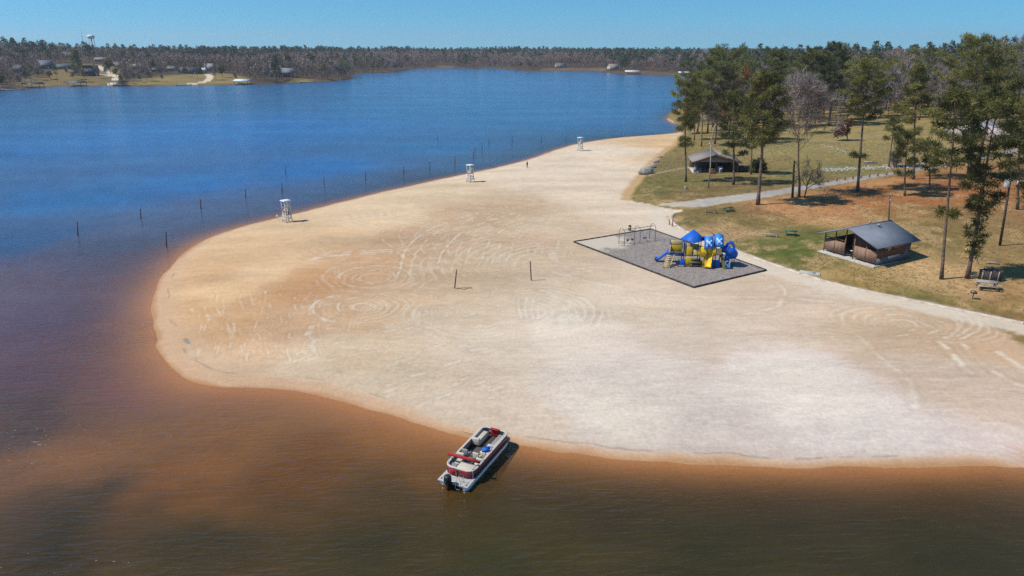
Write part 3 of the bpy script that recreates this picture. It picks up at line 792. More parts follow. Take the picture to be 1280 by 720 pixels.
def pine_parts(h, seed, lean=(0, 0), crown=(.45, 1.0), rad=3.6, limbs=34, extra=(), base_r=None, bend=.35, dens=1.25, shape='round', n_sides=9, bark=None, needles=None, tuft=.68, ivy=None, name='pine_tree', blade_n=26, droop=.15):
    """tall bare trunk, open crown of needle tufts on limbs; returns trunk and crown meshes. Base at the origin."""
    r = np.random.default_rng(seed)
    base_r = base_r or h * .0105 + .06
    K = 12
    zs = np.linspace(0, 1, K)
    ph = r.uniform(0, 6.28, 2)
    bx_ = np.array([lean[0] * z + bend * math.sin(z * 4 + ph[0]) * z for z in zs]); by_ = np.array([lean[1] * z + bend * math.sin(z * 3.4 + ph[1]) * z for z in zs])
    bx_ += (lean[0] - bx_[-1]) * zs; by_ += (lean[1] - by_[-1]) * zs
    tr = MB(); cr = MB()
    rr = base_r * (1 - .85 * zs ** 1.15); rr[0] *= 1.35
    pts = [(bx_[i], by_[i], zs[i] * h - (.25 if i == 0 else 0)) for i in range(K)]
    tr.tube(pts, list(rr), n_sides)
    def tp(f): return np.array([np.interp(f, zs, bx_), np.interp(f, zs, by_), f * h])
    cents = []; tones = []
    def limb(f, az, L, rise, ntuft, tr_=.0):
        p0 = tp(f); d = np.array([math.cos(az), math.sin(az), rise]); d /= np.linalg.norm(d)
        p1 = p0 + d * L * .55 + np.array([0, 0, -.04 * L]); p2 = p1 + (d + np.array([0, 0, .35 - droop])) * L * .45 / 1.05
        lr = max(.02, np.interp(f, zs, rr) * .34)
        tr.tube([tuple(p0), tuple(p1), tuple(p2)], [lr, lr * .6, lr * .25], 4, False)
        tone0 = r.uniform(.08, .88)
        for k in range(ntuft):
            t = 1 - (k / max(ntuft, 1)) * .56 + r.uniform(-.05, .05)
            p = p0 + (p1 - p0) * (t / .55) if t < .55 else p1 + (p2 - p1) * ((t - .55) / .45)
            side = np.array([-d[1], d[0], 0]) * r.normal() * L * .19 + np.array([0, 0, abs(r.normal()) * .22 + .05])
            cents.append(p + side); tones.append(np.clip(tone0 + r.uniform(-.15, .15), 0, 1))
    ga = r.uniform(0, 6.28)
    limbs = int(limbs * .74)
    for i in range(limbs):
        u = (i + r.uniform(-.4, .4)) / limbs
        u = min(max(u, 0), .99)
        f = crown[0] + (crown[1] - crown[0]) * u
        if shape == 'round': prof = math.sin(PI * min(max(.12 + .86 * u, 0), 1)) ** .65
        elif shape == 'flat': prof = (.55 + .6 * u) * (1 - max(0, u - .8) * 2.4)
        else: prof = 1.05 - .85 * u
        L = 1.12 * rad * prof * r.uniform(.62, 1.15)
        ga += 2.399 + r.uniform(-.5, .5)
        limb(f, ga, max(L, .5), r.uniform(-.12, .35) + .6 * u * u, max(3, int(dens * (3.0 + L * 2.0))))
    for k in range(int(6 * dens)):
        cents.append(tp(1.0) + np.array([r.normal() * .4, r.normal() * .4, r.uniform(-1.0, .35)])); tones.append(r.uniform(.4, .9))
    for (f, sz) in extra:
        for k in range(5): limb(f + r.uniform(-.012, .012), r.uniform(0, 6.28), sz * r.uniform(.6, 1.1), .15, 4)
    for k in range(5):      # dead stubs on the clear trunk
        f = r.uniform(crown[0] * .55, crown[0]); p0 = tp(f); az = r.uniform(0, 6.28); L = r.uniform(.4, 1.3)
        tr.tube([tuple(p0), tuple(p0 + np.array([math.cos(az) * L, math.sin(az) * L, .12]))], [.035, .012], 3, False)
    if ivy:
        for k in range(ivy[2]):
            f = r.uniform(ivy[0], ivy[1]); p = tp(f); a = r.uniform(0, 6.28); q = r.uniform(.2, ivy[3])
            cents.append(p + np.array([math.cos(a) * q, math.sin(a) * q, 0])); tones.append(r.uniform(.1, .7))
    tufts(cr, np.array(cents), r, tuft, blade_n, tuft * .95, tuft * .17, np.array(tones))
    return tr.mesh(name + '_trunk', bark or M_bark, True), cr.mesh(name + '_crown', needles or M_needles, attr=True)

def bare_parts(h, seed, spread=.42, lean=(0, 0), fork=.35, base_r=None, twigs=1.0, levels=4, bark=None, twigm=None, tw=.035, leaf=None, straight=.5, name='bare_tree', leader=False):
    """leafless broadleaf: forking limbs drawn as tapering tubes, twigs as slivers"""
    r = np.random.default_rng(seed)
    base_r = base_r or h * .011 + .05
    tr = MB(); cr = MB()
    tips = []
    def grow(p, d, L, rad, lev):
        n = 3
        pts = [p]; q = p.copy(); dd = d.copy()
        for i in range(n):
            dd = dd + r.normal(size=3) * .10 + np.array([0, 0, .05]); dd /= np.linalg.norm(dd)
            q = q + dd * L / n; pts.append(q.copy())
        tr.tube([tuple(x) for x in pts], [rad, rad * .85, rad * .7, rad * .5], 7 if lev == 0 else (5 if lev == 1 else 3), False)
        for t in pts[1:]: tips.append((t, dd, lev))
        if lev >= levels: return
        if lev == 0 and leader:
            q0 = pts[-1]; hh = h - q0[2]; top = q0 + np.array([lean[0] * .5, 0, hh * .92])
            mid = q0 + (top - q0) * .5 + np.array([r.normal() * .25, r.normal() * .25, 0])
            tr.tube([tuple(q0), tuple(mid), tuple(top)], [rad * .5, rad * .33, rad * .06], 6, False)
            for k in range(26):
                f = (k + .5) / 26; b = q0 + (mid - q0) * f * 2 if f < .5 else mid + (top - mid) * (f - .5) * 2
                a = r.uniform(0, 6.28); e = r.uniform(.9, 1.7); nd = np.array([math.cos(a), math.sin(a), e]); nd /= np.linalg.norm(nd)
                grow(b, nd, hh * (.34 - .2 * f) * r.uniform(.7, 1.25) * spread / .42, rad * .24 * (1 - .6 * f), 2)
            return
        kids = 3 if lev else 5
        for k in range(kids):
            j = r.uniform(.35, 1.0) if lev else r.uniform(.5, 1.0)
            b = pts[0] + (pts[-1] - pts[0]) * j
            a = r.uniform(0, 6.28); sp = r.uniform(.4, .95) * (spread / .42)
            ax = np.cross(dd, [math.cos(a), math.sin(a), .2]); ax /= np.linalg.norm(ax) + 1e-9
            nd = dd * 1.0 + ax * sp + np.array([0, 0, .15]); nd /= np.linalg.norm(nd)
            grow(b, nd, L * r.uniform(.5, .78), rad * .5, lev + 1)
        if lev == 0: grow(pts[-1], (dd + np.array([0, 0, straight])) / np.linalg.norm(dd + np.array([0, 0, straight])), L * .85, rad * .5, 1)
    d0 = np.array([lean[0], lean[1], h]); d0 = d0 / np.linalg.norm(d0)
    grow(np.array([0, 0, -.25]), d0, h * fork, base_r, 0)
    T = [(t, d) for t, d, l in tips if l >= 2]
    zmax = max(t[2] for t, _ in T); 
    P = np.repeat(np.array([t for t, _ in T]), max(1, int(5 * twigs)), 0); D0 = np.repeat(np.array([d for _, d in T]), max(1, int(5 * twigs)), 0)
    D = D0 * .8 + rand_dirs(len(P), r) * .75 + np.array([0, 0, .2]); D /= np.linalg.norm(D, axis=1, keepdims=True)
    blades(cr, P, D, h * .075, tw, r.uniform(.2, .9, len(P)), r)
    if leaf:
        C0 = np.array([t for t, _ in T]); tufts(cr, C0, r, leaf, 12, leaf * .5, leaf * .28, None, .1)
    s = h / (zmax + .4)
    a, b = tr.mesh(name + '_trunk', bark or M_bark_pale, True), cr.mesh(name + '_crown', twigm or M_twigs, attr=True)
    for me in (a, b):
        me.transform(Matrix.Diagonal((s, s, s, 1)))
    return a, b

def tree(name, parts, label, loc, group=None, rz=0.0, sc=1.0, cat='tree'):
    o = thing(name, label, cat, loc, rz, group)
    o.scale = (sc, sc, sc)
    for nm, me in (('trunk', parts[0]), ('crown', parts[1])):
        c = bpy.data.objects.new(nm, me); COL.objects.link(c); c.parent = o
    return o

def placed_pine(base, top, label, name='pine_tree', crownpx=None, **kw):
    """base and top pixel; the tree stands on the ground below its base pixel"""
    b = G(*base); t = top_at(b, *top)
    h = t.z - b.z
    lean = (t.x - b.x, 0.0)
    parts = pine_parts(h, kw.pop('seed'), lean=lean, **kw)
    return tree(name, parts, label, b)

# --- the trees of the lawn, one by one
GA = None
placed_pine((857.5, 227.5), (858, 101), 'shoreline pine with low side tufts, nearest the water beside the beach', seed=1, crown=(.50, 1.0), rad=3.9, limbs=36, extra=((.36, 1.8), (.42, 1.4)), shape='flat', base_r=.24, bend=.25)
placed_pine((917, 231), (917, 117), 'leafy pine with wide dark crown standing in front of the open shelter', seed=2, crown=(.42, 1.0), rad=4.0, limbs=36, shape='round', base_r=.26, extra=((.33, 3.0),), needles=M_needles_dark)
placed_pine((947.5, 256), (957, 96), 'big dense pine with reddish leaning trunk beside the gravel road', seed=3, crown=(.47, 1.0), rad=4.7, limbs=64, shape='round', base_r=.36, dens=1.25, bend=.3)
placed_pine((939, 218), (938, 138), 'slim pine with thin crown just behind the big leaning pine', seed=4, crown=(.4, 1.0), rad=2.6, limbs=24, base_r=.18, needles=M_needles_dark)
placed_pine((1072, 239), (1083, 85), 'tall pine with umbrella crown and one low tuft, beside the road', seed=5, crown=(.60, 1.0), rad=5.0, limbs=44, shape='flat', base_r=.30, extra=((.285, 2.6),), bend=.25)
placed_pine((1131, 245), (1136, 168), 'small young pine with flat topped crown on the straw covered slope', seed=6, crown=(.52, 1.0), rad=3.5, limbs=26, shape='flat', base_r=.20, extra=((.33, 2.0),))
placed_pine((1142, 224), (1148, 83), 'tall narrow pine with pointed crown behind the young flat topped pine', seed=7, crown=(.52, 1.0), rad=4.6, limbs=44, shape='cone', base_r=.27)
placed_pine((1161, 238), (1166, 182), 'short round pine between the young pine and the tall thin trunk', seed=8, crown=(.38, 1.0), rad=1.9, limbs=20, base_r=.2)
placed_pine((1111, 209), (1117, 150), 'small sparse pine on the far side of the stone ditch', seed=9, crown=(.55, 1.0), rad=2.3, limbs=14, base_r=.2)
placed_pine((1177, 349), (1194, 118), 'long thin pine with bare trunk, a single tuft half way, beside the restroom', seed=10, crown=(.62, 1.0), rad=3.3, limbs=32, shape='round', base_r=.22, extra=((.355, 1.5),), bend=.25)
placed_pine((1209, 348), (1250, 122), 'leaning pine clothed in foliage low down, behind the picnic table', seed=12, crown=(.40, 1.0), rad=3.9, limbs=42, shape='flat', base_r=.27, ivy=(.12, .5, 62, 1.25), bend=.3)
placed_pine((1211, 223), (1222, 53), 'tallest pine, very broad green crown, right of the road bend', seed=13, crown=(.46, 1.0), rad=7.8, limbs=62, shape='round', base_r=.46, dens=1.0, tuft=.72, bend=.4)
placed_pine((1221, 219), (1248, 78), 'broad pine right behind the tallest pine', seed=14, crown=(.5, 1.0), rad=5.6, limbs=36, shape='round', base_r=.34, needles=M_needles_dark)
placed_pine((1299, 352), (1322, 120), 'pine at the right edge shading the bare ground beside the bins', seed=15, crown=(.36, 1.0), rad=4.2, limbs=42, shape='round', base_r=.3)
placed_pine((1272, 262), (1278, 128), 'dark bushy pine behind the utility pole', seed=16, crown=(.34, 1.0), rad=3.4, limbs=30, shape='round', base_r=.24)
placed_pine((877, 183), (880, 92), 'pine behind the shelter, left of the pale bare tree', seed=17, crown=(.45, 1.0), rad=4.6, limbs=36, base_r=.24)
placed_pine((893.5, 180), (905, 68), 'tall spreading pine behind the shelter, right of the pale bare tree', seed=18, crown=(.5, 1.0), rad=6.6, limbs=50, shape='flat', base_r=.3, needles=M_needles_dark)
placed_pine((868, 175), (869, 112), 'low pine close to the water behind the shelter', seed=19, crown=(.35, 1.0), rad=3.6, limbs=28, base_r=.22)
placed_pine((1036, 157), (1046, 57), 'tall dark pine with layered crown at the back of the lawn', seed=20, crown=(.42, 1.0), rad=7.6, limbs=52, shape='round', base_r=.4, needles=M_needles_dark, tuft=.8)
placed_pine((968, 160), (972, 66), 'dark pine at the wood edge behind the big leaning pine', seed=21, crown=(.3, 1.0), rad=6.2, limbs=54, shape='round', base_r=.4, needles=M_needles_dark, tuft=.8)
placed_pine((1008, 158), (1014, 62), 'dark pine at the wood edge behind the large bare tree', seed=22, crown=(.4, 1.0), rad=6.0, limbs=54, base_r=.38, needles=M_needles_dark, tuft=.8)

def placed_bare(base, top, label, name='bare_tree', **kw):
    b = G(*base); t = top_at(b, *top)
    return tree(name, bare_parts(t.z - b.z, kw.pop('seed'), lean=(t.x - b.x, 0), **kw), label, b)
placed_bare((999, 246), (1010, 88), 'large leafless tree with grey crown beside the gravel road', seed=31, spread=.62, fork=.42, base_r=.33, levels=4, bark=M_bark, tw=.075, twigs=1.4, leader=True)
placed_bare((889, 178), (902, 76), 'pale leafless tree behind the shelter roof', seed=32, spread=.42, fork=.4, base_r=.24, twigs=.8, tw=.05, leader=True)
placed_bare((1005, 248), (1016, 192), 'low leafless sapling with wide arching branches at the roadside', seed=34, spread=1.0, fork=.16, base_r=.07, levels=3, bark=M_bark_dark, tw=.03, twigs=.5)
placed_bare((1060, 176), (1060, 147), 'small oak holding rust coloured leaves on the back lawn', name='oak_tree', seed=35, spread=.6, fork=.25, base_r=.14, levels=3, leaf=.75, twigm=M_rust, tw=.05)
placed_bare((1122, 209), (1122, 186), 'small reddish leafless bush beside the stone ditch', name='bare_shrub', seed=36, spread=.8, fork=.15, base_r=.06, levels=3, tw=.05)
placed_bare((928, 176), (930, 84), 'tall oak with rusty brown leaves behind the wide dark pine', name='oak_tree', seed=37, spread=.6, fork=.35, base_r=.3, levels=4, leaf=.9, twigm=M_rust, tw=.06)
placed_bare((986, 168), (988, 92), 'pale grey leafless tree at the wood edge left of the large bare tree', seed=38, spread=.5, fork=.4, base_r=.24, tw=.06, leader=True)
placed_bare((948, 215), (948, 196), 'dark green bush beside the dark end wall of the shelter', name='evergreen_shrub', seed=39, spread=.7, fork=.12, base_r=.07, levels=3, leaf=.5, twigm=M_needles_dark)
# the broken snag
b = G(990.5, 247); t = top_at(b, 993, 201)
o = thing('tree_snag', 'broken dead trunk standing beside the large leafless tree', 'dead tree', b)
h = t.z - b.z
mb = MB(); mb.tube([(0, 0, -.2), ((t.x - b.x) * .4, 0, h * .4), ((t.x - b.x) * .8, .05, h * .8), (t.x - b.x, 0, h)], [.28, .23, .2, .14], 8); mb.build('trunk', M_bark_dark, o, smooth=True)
for f, dx, dz in ((.55, .9, .5), (.7, -.8, .4), (.85, .6, .5), (.9, -.5, .6)):
    mb = MB(); mb.tube([(.1, 0, h * f), (.1 + dx * .6, .1, h * f + dz * .5), (.1 + dx, .1, h * f + dz)], [.07, .05, .02], 5); mb.build('broken_limb', M_bark_dark, o)
# stump at the shoreline pine
b = G(857, 236.5)
o = thing('tree_stump', 'pale cut stump on the grass below the shoreline pine', 'stump', b)
mb = MB(); mb.lathe([(.42, -.1), (.36, .1), (.33, .6), (.30, .66)], n=12); mb.build('stump_wood', M_bark_pale, o, smooth=False)
mb = MB(); mb.lathe([(.28, .655), (.27, .68)], n=12); mb.build('cut_face', material('cut_wood', (.55, .42, .28), .8, .1, 9), o)

# ------------------------------------------------------------------ paints
M_white = material('white_paint', (.78, .78, .76), .55, .08, 5, .05, dirt=(.62, .60, .56))
M_white_w = material('weathered_white', (.70, .70, .68), .7, .12, 4, .1, dirt=(.50, .49, .46))
M_wood_grey = material('weathered_timber', (.36, .33, .30), .9, .2, 5, .4, dirt=(.22, .20, .18), stretch=(1, 1, 4))
M_wood_brown = material('brown_timber', (.22, .13, .08), .85, .2, 4, .3, dirt=(.13, .075, .045))
M_wood_dark = material('dark_timber', (.085, .065, .055), .85, .2, 5, .3)
M_post_wet = material('wet_post', (.085, .065, .052), .7, .2, 5, .2)
M_concrete = material('concrete', (.48, .45, .41), .9, .12, 3, .3, dirt=(.34, .31, .28))
M_conc_blue = material('grey_block', (.15, .16, .19), .85, .1, 3, .2)
M_rock = material('grey_rock', (.34, .32, .30), .95, .25, 2.0, .8, dirt=(.17, .15, .14))
M_black = material('black_plastic', (.018, .018, .02), .45, .1, 5)
M_black_rail = material('black_edging', (.035, .035, .038), .6, .15, 4)
M_blue = material('blue_plastic', (.012, .115, .52), .55, .1, 3, 0, spec=.25)
M_blue_l = material('light_blue_plastic', (.03, .26, .68), .35, .1, 3, 0, spec=.5)
M_navy = material('navy_post', (.018, .03, .11), .4, .1, 3)
M_yellow = material('yellow_plastic', (.82, .50, .015), .4, .1, 3, 0, spec=.5)
M_tan_pl = material('tan_plastic', (.78, .58, .24), .5, .1, 3)
M_olive = material('olive_plastic', (.13, .12, .035), .6, .2, 3)
M_galv = material('galvanised_steel', (.50, .51, .53), .38, .1, 6, 0, metal=.75)
M_frame = material('grey_painted_steel', (.20, .21, .25), .45, .1, 6)
M_steel = material('chrome_steel', (.72, .73, .75), .2, .05, 6, 0, metal=.95)
M_green = material('green_bench_paint', (.025, .13, .075), .5, .15, 5)
M_red = material('red_canvas', (.34, .010, .016), .75, .15, 8, .15)
M_maroon = material('maroon_panel', (.22, .012, .02), .25, .1, 2, 0, spec=.6)
M_cream = material('cream_vinyl', (.52, .46, .385), .5, .06, 6, .08)
M_greyv = material('grey_vinyl', (.26, .25, .25), .55, .1, 6, .05)
M_floor = material('boat_floor', (.10, .085, .08), .85, .2, 12)
M_alu = material('pontoon_aluminium', (.62, .65, .68), .32, .06, 2, 0, metal=.8)
M_deck = material('grey_deck', (.40, .38, .36), .6, .08, 6)
M_glass = material('dark_window', (.02, .025, .03), .12, .1, 2, 0, spec=.6)
M_mulch = material('grey_rubber_mulch', (.275, .235, .212), .95, .22, 3, .9, dirt=(.17, .145, .13), spec=.1)
M_net = material('grey_cord', (.30, .27, .24), .9, .1, 6)

def roof_material(name, col):
    m = material(name, col, .62, .08, .8, 0, metal=0, spec=.3)
    t = m.node_tree; N, L = t.nodes, t.links; P = N['Principled BSDF']
    tc = N.new('ShaderNodeTexCoord'); wv = N.new('ShaderNodeTexWave'); wv.wave_type = 'BANDS'; wv.bands_direction = 'Y'; wv.inputs['Scale'].default_value = 1.1; wv.inputs['Distortion'].default_value = 0
    L.new(tc.outputs['Object'], wv.inputs['Vector'])
    pw = N.new('ShaderNodeMath'); pw.operation = 'POWER'; pw.inputs[1].default_value = 6; L.new(wv.outputs['Fac'], pw.inputs[0])
    b = N.new('ShaderNodeBump'); b.inputs['Strength'].default_value = .8; b.inputs['Distance'].default_value = .05
    L.new(pw.outputs[0], b.inputs['Height']); L.new(b.outputs['Normal'], P.inputs['Normal'])
    return m
def siding_material(name, col, dirt):
    m = material(name, col, .8, .12, 3, 0, dirt=dirt, stretch=(1, 1, .25))
    t = m.node_tree; N, L = t.nodes, t.links; P = N['Principled BSDF']
    tc = N.new('ShaderNodeTexCoord'); wv = N.new('ShaderNodeTexWave'); wv.bands_direction = 'Z'; wv.inputs['Scale'].default_value = 1.6
    L.new(tc.outputs['Object'], wv.inputs['Vector'])
    b = N.new('ShaderNodeBump'); b.inputs['Strength'].default_value = .6; b.inputs['Distance'].default_value = .03
    L.new(wv.outputs['Fac'], b.inputs['Height']); L.new(b.outputs['Normal'], P.inputs['Normal'])
    return m
M_roof = roof_material('blue_grey_metal_roof', (.19, .212, .255))
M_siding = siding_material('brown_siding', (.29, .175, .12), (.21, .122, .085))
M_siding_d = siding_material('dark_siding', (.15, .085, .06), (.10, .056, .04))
M_shingle = material('weathered_shingles', (.27, .235, .215), .95, .15, 7, .4, dirt=(.19, .165, .15))

def facing(a, b):
    return math.atan2(b.y - a.y, b.x - a.x)

# ------------------------------------------------------------------ lifeguard chairs
def lifeguard(loc, rz, label, detail):
    t = thing('lifeguard_chair', label, 'lifeguard chair', loc, rz, 'lifeguard chairs along the beach')
    H = 2.05
    for sx in (-1, 1):
        for sy in (-1, 1):
            m = MB(); m.beam((sx * .95, sy * .9, -.25), (sx * .62, sy * .62, H), .15, .15); m.build('leg', M_white_w, t)
    m = MB()
    for z, q in ((.75, .84), (1.4, .73)):
        for s in (-1, 1):
            m.beam((-q, s * q * .97, z), (q, s * q * .97, z), .05, .14); m.beam((s * q, -q * .97, z), (s * q, q * .97, z), .05, .14)
    m.beam((-.93, .88, .1), (.73, .72, 1.4), .05, .12); m.beam((.93, -.88, .1), (-.73, -.72, 1.4), .05, .12)
    m.build('bracing', M_white_w, t)
    m = MB()
    for k in range(6): m.box((-.62 + k * .25, 0, H + .03), (.22, 1.5, .06))
    m.build('platform', M_white, t)
    m = MB()
    for k in range(4): m.box((-.2 + .2 * k, 0, H + .52), (.18, 1.1, .05))
    for s in (-1, 1): m.box((.1, s * .5, H + .28), (.7, .06, .46))
    m.build('seat', M_white, t)
    m = MB()
    for k in range(5): m.box((.5 + .02 * k, 0, H + .68 + k * .17), (.05, 1.1, .15))
    m.build('backrest', M_white, t)
    for s in (-1, 1):
        m = MB(); m.box((.08, s * .66, H + .85), (.95, .14, .05)); m.beam((-.36, s * .66, H), (-.36, s * .66, H + .84), .08); m.build('armrest', M_white, t)
    m = MB(); m.box((.0, .77, H + .45), (1.3, .04, .5)); m.build('side_panel', M_white, t)
    m = MB(); m.box((0.02, -.80, H + .16), (1.3, .05, .2)); m.build('rail_board', material_red_brown, t)
    for sx in (-1, 1):
        for sy in (-1, 1):
            m = MB(); m.beam((sx * .66, sy * .70, H), (sx * .72, sy * .76, 4.05), .10, .10); m.build('roof_post', M_white, t)
    m = MB()
    m.box((0, 0, 4.08), (1.95, 2.0, .07)); m.box((0, 0, 4.15), (1.75, 1.8, .06))
    m.build('roof', M_white, t, bevel=.015)
    m = MB()
    for s in (-1, 1): m.beam((-1.45, s * .3, -.15), (-.70, s * .3, H), .07, .10)
    for k in range(6):
        f = .12 + k * .155; m.beam((-1.45 + .75 * f, -.3, -.15 + (H + .15) * f), (-1.45 + .75 * f, .3, -.15 + (H + .15) * f), .05, .10)
    m.build('ladder', M_white_w, t)
    if detail:
        m = MB(); m.tube([(-.1, -.88, H + .35), (.35, -.9, H + 1.05)], .09, 8); m.build('rescue_float', M_red, t)
        m = MB(); m.tube([(.7, .1, H + .0), (.72, .1, H - .5)], [.12, .1], 8); m.build('hanging_bag', M_black, t)
    t.scale = (.78, .78, 1.0)
    return t
material_red_brown = material('faded_red_board', (.38, .17, .13), .7, .1, 4)
def shore_rz(a, b): return math.atan2(b[1] - a[1], b[0] - a[0])
for (px, py, lab, dt, rz) in ((359.5, 277.5, 'white wooden lifeguard chair with a red rescue float, nearest of the three to the boat', True, -.75), (588, 227.5, 'white wooden lifeguard chair, middle one of the three, close to the walking person', False, -.85), (725, 188.5, 'white wooden lifeguard chair farthest up the beach, near the narrow end of the sand', False, -.9)):
    lifeguard(G(px, py), rz, lab, dt)
# small white post at the waterline
b = G(347, 274.5)
t = thing('marker_post', 'short white post with crossbar in the shallows beside the lifeguard chair with the red float', 'marker post', b)
m = MB(); m.beam((0, 0, -.4), (0, 0, 1.0), .09); m.build('post', M_white, t)
m = MB(); m.beam((-.3, -.06, .72), (.3, -.06, .72), .05, .10); m.build('crossbar', M_white, t)

# ------------------------------------------------------------------ swimming area posts
POSTS = [(97.3, 294.5, 278), (176, 273, 261.5), (208, 306.5, 290.5), (251, 260.5, 249.5), (307, 247, 237), (352.3, 240.5, 229.5), (405, 231.5, 221.5), (456.7, 225, 215.5), (504.5, 216, 208.5), (537, 213, 203),
    (568.5, 205, 195.5), (591.5, 198, 190.5), (593.5, 191, 184), (602.5, 185.5, 179), (611, 179.5, 173), (640, 176.5, 169), (676.5, 176, 170), (707.6, 174, 170), (746.7, 175.5, 171), (547, 174, 170), (357, 217, 209)]
PL = {0: 'dark thick post in the lake, leftmost of all the swimming area posts', 2: 'brown post in the shallow water closest to the point of the beach', 1: 'dark post in the lake, second from the left of the row'}
for k, (px, pb, pt) in enumerate(POSTS):
    x, y = at(px, pb, 0); base = Vector((x, y, 0)); tp_ = top_at(base, px - .8 if k < 4 else px, pt); h = max(1.0, tp_.z)
    t = thing('water_post', PL.get(k, 'thin dark wooden post standing in the water off the lifeguard chairs'), 'post', base, 0, 'posts marking the swimming area')
    r_ = random.uniform(.09, .115)
    m = MB(); m.tube([(0, 0, -2.0), (.02, 0, 0), (tp_.x - x, 0, h)], [r_ * 1.1, r_ * 1.05, r_], 8); m.build('post', M_post_wet, t)
    m = MB(); m.tube([(tp_.x - x, 0, h - .02), (tp_.x - x, 0, h + .06)], [r_ * 1.15, r_ * .9], 8); m.build('cap', M_wood_dark, t)

# ------------------------------------------------------------------ volleyball posts
vp = []
for (b0, t0, lab) in (((568, 360.3), (570.8, 337), 'leaning dark volleyball post standing on the sand nearer the water'), ((664.2, 350.5), (662.8, 326.5), 'upright dark volleyball post standing on the sand nearer the playground')):
    b = G(*b0); tp_ = top_at(b, *t0)
    t = thing('volleyball_post', lab, 'volleyball post', b)
    m = MB(); m.beam((0, 0, -.3), (tp_.x - b.x, 0, tp_.z - b.z), .15, .15); m.build('post', M_wood_dark, t)
    m = MB(); m.tube([(tp_.x - b.x, -.09, tp_.z - b.z - .18), (tp_.x - b.x, -.17, tp_.z - b.z - .18)], .03, 6); m.build('hook', M_galv, t)
    vp.append(tp_)
m = MB(); a, b = vp
pts = [a.lerp(b, f) + Vector((0, 0, -.15 - 1.0 * math.sin(PI * f) * (1 - .35 * f))) for f in np.linspace(0, 1, 15)]
m.tube(pts, .012, 4)
tag(m.build('net_cord', M_net), 'thin sagging grey cord strung between the two volleyball posts', 'cord')
# rope end lying by the left post
b = G(571, 361.5)
m = MB(); m.tube([tuple(b + Vector((x, y + .25 * math.sin(x * 5), .03))) for x, y in zip(np.linspace(0, 2.1, 14), np.linspace(0, .2, 14))], .03, 5)
tag(m.build('fallen_rope', M_wood_dark), 'dark rope lying on the sand at the foot of the leaning volleyball post', 'rope')

# ------------------------------------------------------------------ the pontoon boat
SL = Vector((*at(543.5, 598.5, .5), 0)); SR = Vector((*at(585.5, 611, .5), 0)); BR = Vector((*at(642.5, 548, .5), 0))
ax = (BR - SR).normalized(); hd = math.atan2(ax.y, ax.x)
cen = (SL + BR) / 2
boat = thing('pontoon_boat', 'maroon and cream pontoon boat with folded red bimini, nosed up to the sand', 'boat', (cen.x, cen.y, 0), hd)
boat.rotation_euler = (0, math.radians(-1.5), hd)
BL, BW = 3.85, 1.32                # half length, half beam
for s in (-1, 1):
    m = MB(); prof = [(.0, -3.75), (.16, -3.72), (.30, -3.6), (.32, -3.4), (.32, 2.6), (.29, 3.1), (.20, 3.5), (.06, 3.8), (0.01, 3.84)]
    m.lathe(prof, (0, s * .95, .10), 18, axis='x'); p = m.build('pontoon', M_alu, boat, smooth=True)
    m = MB(); m.box((-.3, s * .95, -.215), (5.4, .05, .10)); m.build('keel', M_alu, p)
def rrect(x0, x1, y, rf, rb, n=7):
    P = []
    for cx, cy, rr_, a0 in ((x1 - rf, y - rf, rf, 0), (x0 + rb, y - rb, rb, 90), (x0 + rb, -y + rb, rb, 180), (x1 - rf, -y + rf, rf, 270)):
        for k in range(n):
            a = math.radians(a0 + 90 * k / (n - 1)); P.append((cx + rr_ * math.cos(a), cy + rr_ * math.sin(a)))
    return P
m = MB(); m.prism(rrect(-BL, BL, BW, .35, .05), .44, .53); m.build('deck', M_deck, boat, bevel=.01)
m = MB(); m.prism(rrect(-2.85, 3.45, BW - .12, .45, .5), .532, .545); m.build('carpet', M_floor, boat)
# side fence: maroon panel, cream cap rail, grey stripe
def wall(path, z0, z1, th, mat, name, par, closed=True, bevel=0):
    m = MB(); n = len(path); P = [Vector((x, y, 0)) for x, y in path]
    V = []
    for i in range(n):
        a = P[(i - 1) % n] if closed or i > 0 else P[i]; b = P[(i + 1) % n] if closed or i < n - 1 else P[i]
        tdir = (b - a).normalized(); nn = Vector((tdir.y, -tdir.x, 0))
        for z in (z0, z1):
            V.append(tuple(P[i] + nn * th / 2 + Vector((0, 0, z)))); V.append(tuple(P[i] - nn * th / 2 + Vector((0, 0, z))))
    F = []
    for i in range(n if closed else n - 1):
        j = (i + 1) % n; a = i * 4; b = j * 4
        F += [(a, b, b + 2, a + 2), (a + 1, a + 3, b + 3, b + 1), (a + 2, b + 2, b + 3, a + 3), (a, a + 1, b + 1, b)]
    if not closed: F += [(0, 2, 3, 1), ((n - 1) * 4, (n - 1) * 4 + 1, (n - 1) * 4 + 3, (n - 1) * 4 + 2)]
    m.add(V, F); return m.build(name, mat, par, bevel=bevel)
ring = rrect(-2.85, 3.55, BW - .06, .55, .6)
k0 = 3
fence = wall(ring, .545, 1.16, .05, M_maroon, 'side_panel', boat)
wall([(x * 1.003, y * 1.012) for x, y in ring], .66, .78, .055, M_black, 'stripe', fence)
wall([(x * .985, y * .955) for x, y in ring], .56, 1.12, .035, M_greyv, 'inner_lining', fence)
wall([(x * .982, y * .955) for x, y in ring], 1.165, 1.255, .19, M_cream, 'padded_rail', boat, bevel=.03)
def cush(name, boxes, mat=M_cream, par=boat, bevel=.05):
    m = MB()
    for c, s in boxes: m.box(c, s)
    return m.build(name, mat, par, bevel=bevel)
